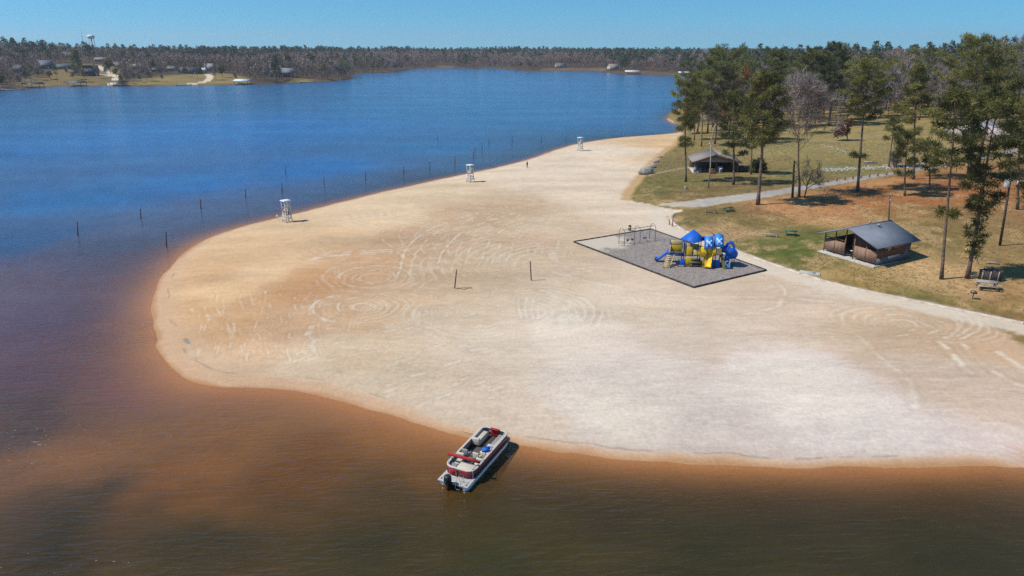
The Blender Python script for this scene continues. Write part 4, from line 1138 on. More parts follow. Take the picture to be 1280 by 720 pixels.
# bow lounges
q = cush('bow_lounge', [((2.35, .80, .77), (1.7, .62, .44))]); cush('backrest', [((1.42, .78, 1.02), (.24, .70, .62))], par=q); cush('bolster', [((2.3, 1.10, 1.10), (1.6, .14, .34))], par=q)
cush('seat_pad', [((2.35, .78, 1.02), (1.5, .5, .05))], M_cream, par=q)
q = cush('bow_lounge', [((2.20, -.80, .77), (2.0, .62, .44))]); cush('backrest', [((1.15, -.80, .98), (.22, .66, .5))], par=q); cush('bolster', [((2.2, -1.10, 1.10), (1.8, .14, .34))], par=q)
cush('seat_pad', [((2.25, -.78, 1.02), (1.6, .46, .04))], M_greyv, par=q)
cush('bow_gate_cover', [((3.36, -.02, .98), (.10, .78, .72)), ((3.25, -.02, 1.33), (.26, .80, .06))], M_red, bevel=.02)
# helm and chairs
hel = cush('helm_console', [((.15, -.78, .90), (.60, .75, .70)), ((.28, -.78, 1.28), (.22, .7, .10))], M_cream, bevel=.04)
m = MB(); m.box((.36, -.78, 1.42), (.03, .62, .24), M=Matrix.Rotation(.4, 3, 'Y')); m.build('windscreen', M_glass, hel)
m = MB()
a_ = [(-.12 + .02 * math.cos(t_), -.78 + .17 * math.cos(t_), 1.24 + .17 * math.sin(t_)) for t_ in np.linspace(0, 2 * PI, 17)]
m.tube(a_, .02, 6, False); m.build('steering_wheel', M_black, hel)
def captain(x, y, rz, mat):
    t = cush('captain_seat', [((x, y, .98), (.55, .56, .16))], mat)
    cush('seat_back', [((x - .26, y, 1.30), (.14, .54, .56))], mat, par=t)
    for s in (-1, 1): cush('armrest', [((x + .02, y + s * .30, 1.17), (.42, .08, .07))], mat, par=t, bevel=.02)
    m = MB(); m.lathe([(.22, .55), (.20, .59), (.06, .62), (.06, .9)], (x, y, 0), 12); m.build('pedestal', M_steel, t)
captain(-.55, -.55 + .12, 0, M_cream); captain(-.45, .62, 0, M_greyv)
q = cush('aft_bench', [((-1.45, .82, .76), (.95, .60, .42))]); cush('backrest', [((-1.02, .82, 1.08), (.2, .62, .56))], par=q)
q = cush('aft_bench', [((-1.30, -.84, .76), (.80, .56, .42))]); cush('backrest', [((-.98, -.84, 1.05), (.18, .56, .46))], par=q)
cush('sun_pad', [((-2.25, -.45, .90), (.85, 1.45, .66)), ((-2.25, -.45, 1.25), (.8, 1.38, .06))])
cush('stern_seat', [((-2.35, .78, .80), (.7, .6, .50))], M_greyv)
m = MB(); m.lathe([(.05, .55), (.05, 1.05), (.30, 1.06), (.30, 1.09)], (-1.1, -.05, 0), 14); m.build('table', M_greyv, boat)
# folded bimini: red boot across the stern and its bows
m = MB()
m.tube([(-1.95, 1.42, 1.66), (-2.02, .7, 1.74), (-2.05, 0, 1.76), (-2.02, -.7, 1.74), (-1.95, -1.42, 1.66)], [.10, .125, .13, .125, .10], 10)
bim = m.build('bimini_boot', M_red, boat, smooth=True)
for s in (-1, 1):
    m = MB(); m.tube([(-.7, s * 1.27, 1.20), (-1.95, s * 1.40, 1.66)], .02, 6); m.build('bimini_bow', M_steel, bim)
    m = MB(); m.tube([(-2.7, s * 1.0, 1.22), (-1.97, s * 1.36, 1.64)], .018, 6); m.build('bimini_strut', M_steel, bim)
# outboard, ladder, stern gate
m = MB(); m.lathe([(.14, 1.02), (.27, 1.08), (.31, 1.25), (.30, 1.52), (.24, 1.64), (.10, 1.68)], (-4.12, .22, -.28), 14)
eng = m.build('outboard_motor', M_black, boat, smooth=True)
m = MB(); m.box((-4.12, .22, .40), (.30, .16, .82)); m.box((-4.1, .22, -.22), (.42, .06, .34)); m.box((-4.05, .22, .02), (.55, .30, .03)); m.build('lower_leg', M_black, eng, bevel=.02)
m = MB(); m.box((-3.84, .22, .46), (.16, .42, .34)); m.build('bracket', M_black, eng)
m = MB(); m.lathe([(.05, -4.40), (.05, -4.28)], (0, .22, -.22), 8, axis='x')
for k in range(3):
    a = 2 * PI * k / 3; m.box((-4.34, .22 + .11 * math.cos(a), -.22 + .11 * math.sin(a)), (.03, .12, .09), M=Matrix.Rotation(a, 3, 'X'))
m.build('propeller', M_steel, eng)
m = MB()
for s in (-1, 1): m.tube([(-3.35, -.55 + s * .2, .55), (-3.4, -.55 + s * .2, 1.08), (-3.75, -.55 + s * .2, 1.05), (-4.0, -.55 + s * .2, .50), (-4.05, -.55 + s * .2, .0)], .022, 6)
for z in (.05, .3): m.beam((-4.03, -.75, z), (-4.03, -.35, z), .06, .02)
m.build('boarding_ladder', M_steel, boat)
m = MB(); m.tube([(-2.95, .75, .55), (-2.98, .75, 1.28), (-2.98, .15, 1.28), (-2.98, .15, .55)], .022, 6); m.build('stern_gate_frame', M_steel, boat)
m = MB(); m.box((-2.95, .45, .9), (.03, .52, .5)); m.build('stern_gate', M_red, boat)
for (x, y) in ((-3.6, 1.1), (-3.6, -1.1), (3.6, 1.05), (3.6, -1.05)):
    m = MB(); m.beam((x - .1, y, .57), (x + .1, y, .57), .05, .04); m.box((x, y, .545), (.05, .05, .05)); m.build('cleat', M_steel, boat)
# towels heaped at the helm
def heap(name, label, cat, loc, mat, sx, sy, sz, seed):
    rr = np.random.default_rng(seed); m = MB(); nu, nv = 14, 7; V = []; F = []
    for i in range(nv):
        ph = PI / 2 * i / (nv - 1)
        for k in range(nu):
            a = 2 * PI * k / nu; q = 1 + .28 * (vnoise(np.array([math.cos(a) * 2 + 9]), np.array([math.sin(a) * 2 + i * .8 + seed]), seed)[0] - .5) * 2
            V.append((sx * math.cos(a) * math.cos(ph) * q, sy * math.sin(a) * math.cos(ph) * q, sz * math.sin(ph) * q))
    for i in range(nv - 1):
        for k in range(nu): F.append((i * nu + k, i * nu + (k + 1) % nu, (i + 1) * nu + (k + 1) % nu, (i + 1) * nu + k))
    F.append(tuple(range(nu - 1, -1, -1)))
    m.add(V, F); o = m.build(name, mat, smooth=True); o.location = loc; o.rotation_euler = (0, 0, hd); return tag(o, label, cat)
def on_boat(x, y, z): return Vector((cen.x, cen.y, 0)) + Vector((x * math.cos(hd) - y * math.sin(hd), x * math.sin(hd) + y * math.cos(hd), z + x * .026))
M_towel = material('blue_white_towel', (.55, .62, .72), .95, .1, 5.5, .5, dirt=(.02, .07, .36))
heap('beach_towel', 'crumpled blue and white beach towel heaped on the boat beside the helm', 'towel', on_boat(.82, -.72, .99), M_towel, .42, .36, .26, 3)
heap('blue_bag', 'bright blue bag lying on the boat helm in front of the towel', 'bag', on_boat(.16, -.78, 1.32), M_blue, .30, .32, .22, 5)
# anchor line to the beach
p0 = on_boat(3.5, 1.0, .6); p1 = G(576, 539)
m = MB(); m.tube([p0, p0.lerp(p1, .5) + Vector((0, 0, -.12)), p1 + Vector((0, 0, .03))], .022, 5)
tag(m.build('mooring_line', M_cream), 'pale mooring line running from the boat bow to the sand', 'rope')

# ------------------------------------------------------------------ playground
PA, PB, PC, PD = [Vector((*at(*q, 1.15), 1.15)) for q in ((717, 303), (813, 287), (958, 338.5), (867, 360))]
m = MB(); inn = [p + ((PA + PC) / 2 - p) * .006 for p in (PA, PB, PC, PD)]
gx = 26; V = []; F = []
for i in range(gx + 1):
    for j in range(gx + 1):
        u, v = i / gx, j / gx
        p = (PA * (1 - u) + PD * u) * (1 - v) + (PB * (1 - u) + PC * u) * v
        V.append((p.x, p.y, 1.15 + .05 + .05 * float(vnoise(np.array([u * 9]), np.array([v * 7]), 4)[0])))
for i in range(gx):
    for j in range(gx):
        a = i * (gx + 1) + j; F.append((a, a + gx + 1, a + gx + 2, a + 1))
m.add(V, F)
pg = m.build('play_surface', M_mulch, smooth=True); tag(pg, kind='structure')
# blown sand over its left corner and worn patches
t = M_mulch.node_tree; N, L = t.nodes, t.links; P = N['Principled BSDF']
geo = N.new('ShaderNodeNewGeometry'); nz = N.new('ShaderNodeTexNoise'); nz.inputs['Scale'].default_value = .55; nz.inputs['Detail'].default_value = 6
L.new(geo.outputs['Position'], nz.inputs['Vector'])
dv = N.new('ShaderNodeVectorMath'); dv.operation = 'DISTANCE'; dv.inputs[1].default_value = (PA.x + 3.0, PA.y + .4, 1.15); L.new(geo.outputs['Position'], dv.inputs[0])
mr = N.new('ShaderNodeMapRange'); mr.inputs['From Min'].default_value = 7.5; mr.inputs['From Max'].default_value = 2.5; mr.inputs['To Min'].default_value = -.02; mr.inputs['To Max'].default_value = .62; L.new(dv.outputs['Value'], mr.inputs['Value'])
ad = N.new('ShaderNodeMath'); ad.operation = 'ADD'; L.new(nz.outputs['Fac'], ad.inputs[0]); L.new(mr.outputs['Result'], ad.inputs[1])
rp = N.new('ShaderNodeMapRange'); rp.inputs['From Min'].default_value = .60; rp.inputs['From Max'].default_value = .85; L.new(ad.outputs[0], rp.inputs['Value'])
mx = N.new('ShaderNodeMix'); mx.data_type = 'RGBA'; L.new(rp.outputs['Result'], mx.inputs[0])
src = P.inputs['Base Color'].links[0].from_socket; L.new(src, mx.inputs[6]); mx.inputs[7].default_value = (.50, .43, .34, 1); L.new(mx.outputs[2], P.inputs['Base Color'])
# black edging: each length its own piece
ED = thing('play_border', 'black plastic border sections framing the grey playground surface', 'border', (PA + PC) / 2)
for a, b in ((PA, PB), (PB, PC), (PC, PD), (PD, PA)):
    n = max(1, round((b - a).length / 1.35))
    for k in range(n):
        p = a.lerp(b, k / n + .001); q = a.lerp(b, (k + 1) / n - .001); jit = Vector((0, 0, random.uniform(-.015, .015)))
        c = ED.location
        m = MB(); m.beam(p - c + Vector((0, 0, .09)) + jit, q - c + Vector((0, 0, .09)) - jit, .12, .28); m.build('border_section', M_black_rail, ED)
# swing set: three arches, one beam
s0, s1, s2 = G(776.5, 307.5), G(799, 304.5), G(815, 301.5)
s0, s2 = G(776.8, 306.5), G(815.2, 300.5)
s1 = s0.lerp(s2, .5)
dirv = (s2 - s0); dirv.z = 0; SWL = dirv.length; srz = math.atan2(dirv.y, dirv.x)
sw = thing('swing_set', 'grey steel arch swing frame at the back of the playground', 'swing set', (s1.x, s1.y, 1.2), srz)
for k, x in enumerate((-SWL / 2, 0, SWL / 2)):
    pts = [(x, -.75, -.1), (x, -.72, 2.05)] + [(x, -.70 * math.cos(a), 2.1 + .72 * math.sin(a)) for a in np.linspace(.15, PI - .15, 9)] + [(x, .72, 2.05), (x, .75, -.1)]
    m = MB(); m.tube(pts, .05, 8); m.build('arch', M_frame, sw, smooth=True)
m = MB(); m.tube([(-SWL / 2 - .05, 0, 2.46), (SWL / 2 + .05, 0, 2.46)], .05, 8); m.build('top_beam', M_frame, sw, smooth=True)
Rz = Matrix.Rotation(srz, 3, 'Z')
for (x, lab, mt, hgt, kind) in ((-SWL * .31, 'black bucket swing hanging in the left bay, left one', M_black, .62, 'bucket'), (-SWL * .16, 'black bucket swing hanging in the left bay, right one', M_black, .62, 'bucket'), (SWL * .25, 'blue belt swing hanging in the right bay', M_blue, .62, 'belt')):
    o = thing('swing', lab, 'swing', sw.location + Rz @ Vector((x, 0, hgt)), srz)
    m = MB()
    if kind == 'bucket':
        m.lathe([(.10, -.14), (.17, -.10), (.20, .12), (.17, .13), (.14, -.06)], n=10)
    else:
        m.tube([(-.34, 0, .10), (-.18, 0, -.03), (0, 0, -.06), (.18, 0, -.03), (.34, 0, .10)], [.10, .13, .14, .13, .10], 6)
    m.build('seat', mt, o)
    for s in (-1, 1):
        m = MB(); m.tube([(s * (.2 if kind == 'bucket' else .34), 0, .08), (s * (.2 if kind == 'bucket' else .32), 0, 2.81 - hgt - .05)], .014, 4); m.build('chain', M_galv, o)
# worn hollows under the swings
# bin behind the playground
b = G(787, 288.5)
t = thing('litter_bin', 'small black litter bin with tan lid band on a post behind the swings', 'litter bin', b)
m = MB(); m.lathe([(.24, .15), (.26, .2), (.26, .55)], n=14); m.build('drum', M_black, t)
m = MB(); m.lathe([(.27, .55), (.28, .75), (.27, .76)], n=14); m.build('band', M_tan_pl, t)
m = MB(); m.lathe([(.27, .76), (.25, .98), (.1, 1.04)], n=14); m.build('lid', M_black, t)
m = MB(); m.tube([(0, 0, -.1), (0, 0, .4)], .06, 8); m.build('post', M_galv, t)

# the climbing structure. local x runs to the right (slightly towards the view), y away
o0 = G(863.5, 330.5)
PS = thing('play_structure', 'blue and yellow climbing structure with pyramid roof, slides and tunnel', 'play structure', (o0.x, o0.y, 1.2), math.radians(-8))
PS.scale = (1.0, 1.12, 1.22)
def pole(x, y, h, mat=M_navy, r_=.065): m = MB(); m.tube([(x, y, -.15), (x, y, h)], r_, 8); m.build('post', mat, PS, smooth=True)
def deck(x0, x1, y0, y1, z): m = MB(); m.box(((x0 + x1) / 2, (y0 + y1) / 2, z), (x1 - x0, y1 - y0, .08)); m.build('deck', M_navy, PS)
def panel(a, b, z0, z1, mat, name='panel', holes=False):
    a = Vector((a[0], a[1], 0)); b = Vector((b[0], b[1], 0)); m = MB()
    m.beam(a + Vector((0, 0, (z0 + z1) / 2)), b + Vector((0, 0, (z0 + z1) / 2)), .05, z1 - z0); m.build(name, mat, PS, bevel=.02)
# tower under the pyramid roof
S = 1.05
for x in (-S, S):
    for y in (-S, S): pole(x, y, 3.25)
deck(-S, S, -S, S, 1.35)
rfz = 3.15; e = 1.32; ap = 4.4
m = MB(); V = [(-e, -e, rfz), (e, -e, rfz), (e, e, rfz), (-e, e, rfz), (0, 0, ap), (-e, -e, rfz - .07), (e, -e, rfz - .07), (e, e, rfz - .07), (-e, e, rfz - .07), (0, 0, ap - .1)]
m.add([(x * math.cos(.80) - y * math.sin(.80), x * math.sin(.80) + y * math.cos(.80), z) for x, y, z in V], [(0, 1, 4), (1, 2, 4), (2, 3, 4), (3, 0, 4), (1, 0, 5, 6), (2, 1, 6, 7), (3, 2, 7, 8), (0, 3, 8, 5), (6, 5, 9), (7, 6, 9), (8, 7, 9), (5, 8, 9)])
m.build('pyramid_roof', M_blue, PS)
panel((-S, -S), (-S + .95, -S), 1.40, 2.40, M_yellow, 'guard_panel'); panel((S, -.9), (S, .2), 1.45, 2.4, M_yellow, 'guard_panel'); panel((-S, S), (S, S), 1.45, 2.3, M_tan_pl, 'guard_panel')
panel((-S - .02, -S - .05), (-S + .95, -S - .05), .0, 1.15, M_yellow, 'play_panel'); panel((.1, -S), (S, -S), 1.42, 2.1, M_tan_pl, 'guard_panel')
m = MB(); m.box((.25, -S - .25, .62), (1.9, .55, .10)); m.box((.25, -S - .02, .85), (1.9, .06, .35)); m.build('low_bench', M_olive, PS)
for k in range(4):
    m = MB(); m.tube([(-.1 + k * .35, -S, 1.42), (-.1 + k * .35, -S, 2.1)], .018, 5); m.build('baluster', M_navy, PS)
# left: little landing, stair of tan treads, blue slide
L0 = -3.15
for x, y in ((L0, -.55), (L0, .9), (-1.35, .9)): pole(x, y, 2.75)
deck(L0, -S - .03, -.55, .9, 1.15)
panel((L0, -.02), (L0, .85), 1.25, 2.2, M_tan_pl, 'guard_panel'); panel((L0 + .1, .9), (-1.45, .9), 1.25, 2.2, M_yellow, 'guard_panel'); panel((L0 + .1, .88), (-1.45, .88), 2.2, 2.7, M_tan_pl, 'name_panel')
panel((-S - .3, -.2), (-S - .28, .6), 2.1, 2.9, M_blue_l, 'side_panel')
m = MB(); st = [(-3.0, -.58, 1.2), (-3.75, -2.2, .02)]
for s in (-.45, .45): m.beam((st[0][0] + s, st[0][1], st[0][2]), (st[1][0] + s, st[1][1], st[1][2]), .07, .16)
m.build('stair_stringer', M_tan_pl, PS)
for k in range(7):
    f = (k + .5) / 7; p = Vector(st[0]).lerp(Vector(st[1]), f); m = MB(); m.box(p, (.95, .20, .06)); m.build('tread', M_tan_pl, PS)
for s in (-.5, .5):
    m = MB(); m.tube([(st[0][0] + s, st[0][1], 2.05), (st[1][0] + s, st[1][1], .85), (st[1][0] + s, st[1][1], 0)], .03, 6); m.build('handrail', M_navy, PS)
def chute(name, path, w, mat, wall_h=.24):
    m = MB(); P = [Vector(p) for p in path]; V = []; F = []
    sec = [(-w / 2, wall_h), (-w / 2 - .05, wall_h), (-w / 2 - .05, -.06), (w / 2 + .05, -.06), (w / 2 + .05, wall_h), (w / 2, wall_h), (w / 2, .0), (-w / 2, .0)]
    n = len(sec)
    for i, p in enumerate(P):
        t_ = (P[min(i + 1, len(P) - 1)] - P[max(i - 1, 0)]); t_.z = 0; t_.normalize(); sd = Vector((t_.y, -t_.x, 0))
        for a, b in sec: V.append(tuple(p + sd * a + Vector((0, 0, b))))
    for i in range(len(P) - 1):
        for k in range(n): F.append((i * n + k, i * n + (k + 1) % n, (i + 1) * n + (k + 1) % n, (i + 1) * n + k))
    F += [tuple(range(n)), tuple((len(P) - 1) * n + k for k in range(n - 1, -1, -1))]
    m.add(V, F); return m.build(name, mat, PS)
chute('slide', [(L0 + .05, .45, 1.2), (L0 - .5, .5, 1.12), (L0 - 1.3, .6, .48), (L0 - 1.7, .65, .26), (L0 - 2.1, .7, .24)], .62, M_blue)
panel((-1.9, -1.5), (-1.05, -1.55), .25, .85, M_blue, 'bubble_panel'); panel((-1.6, -1.25), (-.95, -1.3), .3, .95, M_blue, 'bubble_panel')
for x in (-2.0, -1.05): pole(x, -1.52, 1.0)
# right: bridge deck with two barrel roofs
D2 = [(2.0, -1.5), (3.2, -1.45), (4.2, -.85), (1.9, .6), (3.2, .7), (4.2, .8)]
for x, y in D2: pole(x, y, 3.1)
deck(1.08, 4.2, -.8, .75, 1.5)
def barrel(x0, x1, y, z, r_, a0, a1, mat, name, n=12, th=.06):
    m = MB(); V = []; F = []
    for a in np.linspace(math.radians(a0), math.radians(a1), n):
        for x in (x0, x1):
            for q in (r_, r_ - th): V.append((x, y - q * math.cos(a), z + q * math.sin(a)))
    for i in range(n - 1):
        a = i * 4; b = a + 4
        F += [(a, a + 2, b + 2, b), (a + 1, b + 1, b + 3, a + 3), (a, b, b + 1, a + 1), (a + 2, a + 3, b + 3, b + 2)]
    F += [(0, 1, 3, 2), ((n - 1) * 4, (n - 1) * 4 + 2, (n - 1) * 4 + 3, (n - 1) * 4 + 1)]
    m.add(V, F); return m.build(name, mat, PS, smooth=False)
for (x0, x1, y, z, R_) in ((1.55, 2.75, -.25, 2.35, 1.25), (3.0, 4.25, 0.15, 2.5, 1.3)):
    rf = barrel(x0, x1, y, z, R_, 2, 130, M_blue_l, 'barrel_roof')
    barrel(x0 - .05, x0 + .05, y, z, R_ + .03, 0, 132, M_blue, 'rib', th=.12).parent = rf; barrel(x1 - .05, x1 + .05, y, z, R_ + .03, 0, 132, M_blue, 'rib', th=.12).parent = rf
    # white X on the near side of the roof
    m = MB(); xm, ac, hw = (x0 + x1) / 2, math.radians(36), .36
    def onr(x, s, q=R_ + .012): a = ac + s / R_; return (x, y - q * math.cos(a), z + q * math.sin(a))
    for s in (-1, 1):
        pp = [(-hw, -s * hw), (0, 0), (hw, s * hw)]
        for i in range(2):
            (xa, sa), (xb, sb) = pp[i], pp[i + 1]
            dxn, dsn = xb - xa, sb - sa; ln = math.hypot(dxn, dsn); nx_, ns_ = -dsn / ln * .085, dxn / ln * .085
            off = .004 if s > 0 else .012
            m.add([onr(xm + xa + nx_, sa + ns_, R_ + off), onr(xm + xa - nx_, sa - ns_, R_ + off), onr(xm + xb - nx_, sb - ns_, R_ + off), onr(xm + xb + nx_, sb + ns_, R_ + off)], [(0, 1, 2, 3)])
    m.build('white_cross', M_white, rf)
# yellow curved panels / bucket climber in front of the bridge
def half_tube(name, path, r_, mat, a0=0, a1=360, n=14):
    m = MB(); m.tube(path, r_, n, False); return m.build(name, mat, PS, smooth=True)
m = MB(); m.tube([(.85, -.85, 1.95), (1.35, -.95, 1.9), (1.8, -.9, 1.85)], [.62, .68, .62], 14, False); m.build('crawl_tunnel', M_yellow, PS, smooth=True)
m = MB(); m.tube([(2.7, -.95, 2.0), (3.15, -.9, 2.0)], [.58, .62], 14, False); m.build('crawl_tunnel', M_yellow, PS, smooth=True)
chute('yellow_slide', [(2.2, -.85, 1.75), (2.18, -1.2, 1.6), (2.12, -1.55, .95), (2.05, -1.75, .45), (2.0, -2.0, .3)], 1.15, M_yellow, .4)
panel((1.62, -1.0), (2.72, -1.0), 1.55, 2.7, M_yellow, 'guard_panel')
panel((2.75, -1.4), (3.95, -1.25), .1, 1.0, M_blue, 'play_panel'); panel((3.2, -1.0), (4.1, -.85), 1.55, 2.35, M_tan_pl, 'guard_panel')
# olive rock climber
m = MB()
rr = np.random.default_rng(8)
V = []; F = []
for i in range(7):
    f = i / 6; w_ = .55 - .12 * f
    for k in range(5):
        V.append((4.2 + .45 - .5 * f + (k / 4 - .5) * 2 * w_ * .5 + rr.normal() * .04, -1.9 + 1.05 * f + rr.normal() * .05, 1.55 * f))
for i in range(6):
    for k in range(4): a = i * 5 + k; F.append((a, a + 1, a + 6, a + 5))
nv = len(V); V += [(x, y + .3, z) for x, y, z in V]; F += [(a[3] + nv, a[2] + nv, a[1] + nv, a[0] + nv) for a in F]
for i in range(6):
    a = i * 5; F.append((a, a + 5, a + 5 + nv, a + nv)); a = i * 5 + 4; F.append((a + 5, a, a + nv, a + 5 + nv))
F.append((30, 31, 31 + nv, 30 + nv)); F.append((31, 32, 32 + nv, 31 + nv)); F.append((32, 33, 33 + nv, 32 + nv)); F.append((33, 34, 34 + nv, 33 + nv))
m.add(V, F); m.build('rock_climber', M_olive, PS)
# spiral tube slide: hoop entrance, curl, open light blue end
hx, hy, hr = 5.35, .25, .95
P_ = [(4.25, .0, 2.1), (4.7, -.25, 2.1)]
for a in np.linspace(-110, 60, 9):
    P_.append((hx + hr * math.cos(math.radians(a)) * .9, hy + hr * math.sin(math.radians(a)), 2.1 - (a + 110) / 170 * 1.1))
m = MB(); m.tube(P_, .46, 16, False); tb = m.build('tube_slide', M_blue, PS, smooth=True)
m = MB()
for i in (2, 5, 8):
    p = Vector(P_[i]); d_ = (Vector(P_[min(i + 1, len(P_) - 1)]) - Vector(P_[i - 1])).normalized(); m2 = MB(); m2.tube([p - d_ * .05, p + d_ * .05], .52, 16); m2.build('joint_ring', M_blue, tb, smooth=False)
m = MB(); m.tube([(5.35 + .55 * math.cos(a), -.35 + .1 * math.sin(a), 2.15 + .85 * math.sin(a)) for a in np.linspace(0, 2 * PI, 25)], .20, 10, False); m.build('hoop', M_blue, PS, smooth=True)
chute('light_blue_slide', [(5.5, 1.0, 1.05), (5.2, .4, .85), (5.05, -.4, .6), (5.0, -1.1, .35), (5.0, -1.7, .28)], .66, M_blue_l, .28)
for x, y, h in ((4.75, -1.5, .95), (5.3, -1.55, .95), (4.75, -1.0, .95), (5.95, .3, 1.6), (6.3, .6, 1.3)): pole(x, y, h, M_galv, .045)
m = MB(); m.tube([(4.75, -1.5, .95), (5.3, -1.55, .95)], .045, 6); m.tube([(4.75, -1.5, .5), (5.3, -1.55, .5)], .03, 6); m.build('grab_rail', M_galv, PS)

# ------------------------------------------------------------------ restroom building
Lc, Fc = G(1029, 314), G(1094, 333)
rz_ = math.atan2(Fc.y - Lc.y, Fc.x - Lc.x); W_ = math.hypot(Fc.x - Lc.x, Fc.y - Lc.y); D_ = 7.5
RB = thing('restroom_building', 'brown restroom block with blue grey metal gable roof above the beach', 'restroom', (Lc.x, Lc.y, 1.72), rz_)
EV, RG = 3.05, 4.75
m = MB(); m.box((W_ / 2, D_ / 2 - .25, -.12), (W_ + .7, D_ + 1.3, .44)); m.build('slab', M_concrete, RB, bevel=.02)
m = MB()
def roofz(x): return EV + (RG - EV) * (1 - abs(x - W_ / 2) / (W_ / 2))
for a, b in ((.08, 3.55), (5.25, W_ - .08)):
    mm = MB(); mm.box(((a + b) / 2, 0, 1.27), (b - a, .10, 1.80)); mm.build('front_screen', M_siding, RB)
for x in (.06, 1.85, 3.62, 5.18, 7.2, W_ - .06):
    mm = MB(); mm.box((x, 0, (roofz(x) - .2 + .1) / 2), (.14, .14, roofz(x) - .2 - .1)); mm.build('front_post', M_wood_brown, RB)
mm = MB(); mm.box((1.83, 0, 2.46), (3.4, .09, .10)); mm.build('head_rail', M_wood_brown, RB)
for x0, x1 in ((3.65, 5.15),):
    pass
# inner walls
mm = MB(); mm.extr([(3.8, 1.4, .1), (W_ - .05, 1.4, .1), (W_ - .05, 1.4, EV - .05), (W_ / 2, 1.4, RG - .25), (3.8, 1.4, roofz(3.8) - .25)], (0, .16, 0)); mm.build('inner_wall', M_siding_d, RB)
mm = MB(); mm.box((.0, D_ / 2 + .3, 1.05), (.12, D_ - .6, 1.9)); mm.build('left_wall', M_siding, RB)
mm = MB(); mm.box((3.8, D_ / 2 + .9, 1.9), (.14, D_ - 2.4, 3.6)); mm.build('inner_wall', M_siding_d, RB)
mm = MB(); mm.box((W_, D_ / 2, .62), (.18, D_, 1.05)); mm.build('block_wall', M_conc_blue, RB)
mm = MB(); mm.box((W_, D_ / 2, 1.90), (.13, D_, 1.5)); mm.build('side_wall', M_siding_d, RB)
mm = MB(); mm.extr([(.1, D_, .1), (W_ - .1, D_, .1), (W_ - .1, D_, EV - .05), (W_ / 2, D_, RG - .2), (.1, D_, EV - .05)], (0, .14, 0)); mm.build('back_wall', M_siding, RB)
dd = MB(); dd.box((W_ + .08, D_ - 1.0, 1.15), (.05, .85, 1.9)); dd = dd.build('door', M_conc_blue, RB)
mm = MB(); mm.box((W_ + .12, D_ - 1.3, 1.1), (.05, .12, .06)); mm.build('handle', M_steel, dd)
for y in (1.6, 3.4):
    w0 = MB(); w0.box((W_ + .075, y, 2.25), (.03, 1.0, .4)); w0 = w0.build('window', M_glass, RB)
    mm = MB(); mm.box((W_ + .085, y, 2.03), (.06, 1.1, .05)); mm.build('sill', M_wood_brown, w0)
rov, fov, bov = .62, .95, 1.25
rf = thing_roof = None
for s in (-1, 1):
    x0 = W_ / 2; x1 = W_ / 2 + s * (W_ / 2 + rov); z1 = EV - (RG - EV) * rov / (W_ / 2)
    m = MB(); m.extr([(x0, -fov, RG), (x1, -fov, z1), (x1, -fov, z1 + .12), (x0, -fov, RG + .13)], (0, D_ + fov + bov, 0)); q = m.build('roof', M_roof, RB)
    mm = MB(); mm.extr([(x0, -fov - .05, RG - .12), (x1, -fov - .05, z1 - .12), (x1, -fov - .05, z1 + .13), (x0, -fov - .05, RG + .14)], (0, .046, 0)); mm.build('barge_board', material_fascia if 'material_fascia' in globals() else M_roof, q)
mm = MB(); mm.tube([(W_ / 2, -fov, RG + .13), (W_ / 2, D_ + bov, RG + .13)], .10, 6); mm.build('ridge_cap', M_roof, RB)
for (x, y) in ((W_ / 2 + .9, 4.6), (W_ / 2 - .5, 4.4)):
    z = RG - abs(x - W_ / 2) * (RG - EV) / (W_ / 2) + .1
    mm = MB(); mm.lathe([(.11, z - .05), (.11, z + .25), (.22, z + .27), (.20, z + .42), (.08, z + .5)], (x, y, 0), 12); mm.build('roof_vent', M_galv, RB)
# drinking fountain in the entrance
p = RB.location + Matrix.Rotation(rz_, 3, 'Z') @ Vector((4.35, .75, .1))
t = thing('drinking_fountain', 'black and white drinking fountain in the dark restroom entrance', 'drinking fountain', p, rz_)
m = MB(); m.lathe([(.16, 0), (.13, .1), (.12, .75), (.24, .82), (.24, .92)], n=12); m.build('pedestal', M_black, t)
m = MB(); m.lathe([(.20, .92), (.22, .97), (.12, .96)], n=12); m.build('bowl', M_white, t)
# mast behind it
b = G(1105, 277); tp_ = top_at(b, 1112.5, 243)
bb = RB.location + Matrix.Rotation(rz_, 3, 'Z') @ Vector((W_ / 2 + .3, D_ + 1.1, 0)); bb.z = hz(bb.x, bb.y)
tp_ = top_at(bb, 1112.5, 243.5)
t = thing('service_pole', 'leaning dark wooden service pole rising behind the restroom roof', 'pole', bb)
m = MB(); m.tube([(0, 0, -.3), (tp_.x - bb.x, 0, tp_.z - bb.z)], [.15, .10], 8); m.build('pole_shaft', M_wood_dark, t)
m = MB(); m.box(((tp_.x - bb.x) * .9, -.16, (tp_.z - bb.z) * .9), (.12, .14, .5)); m.build('meter_box', M_galv, t)

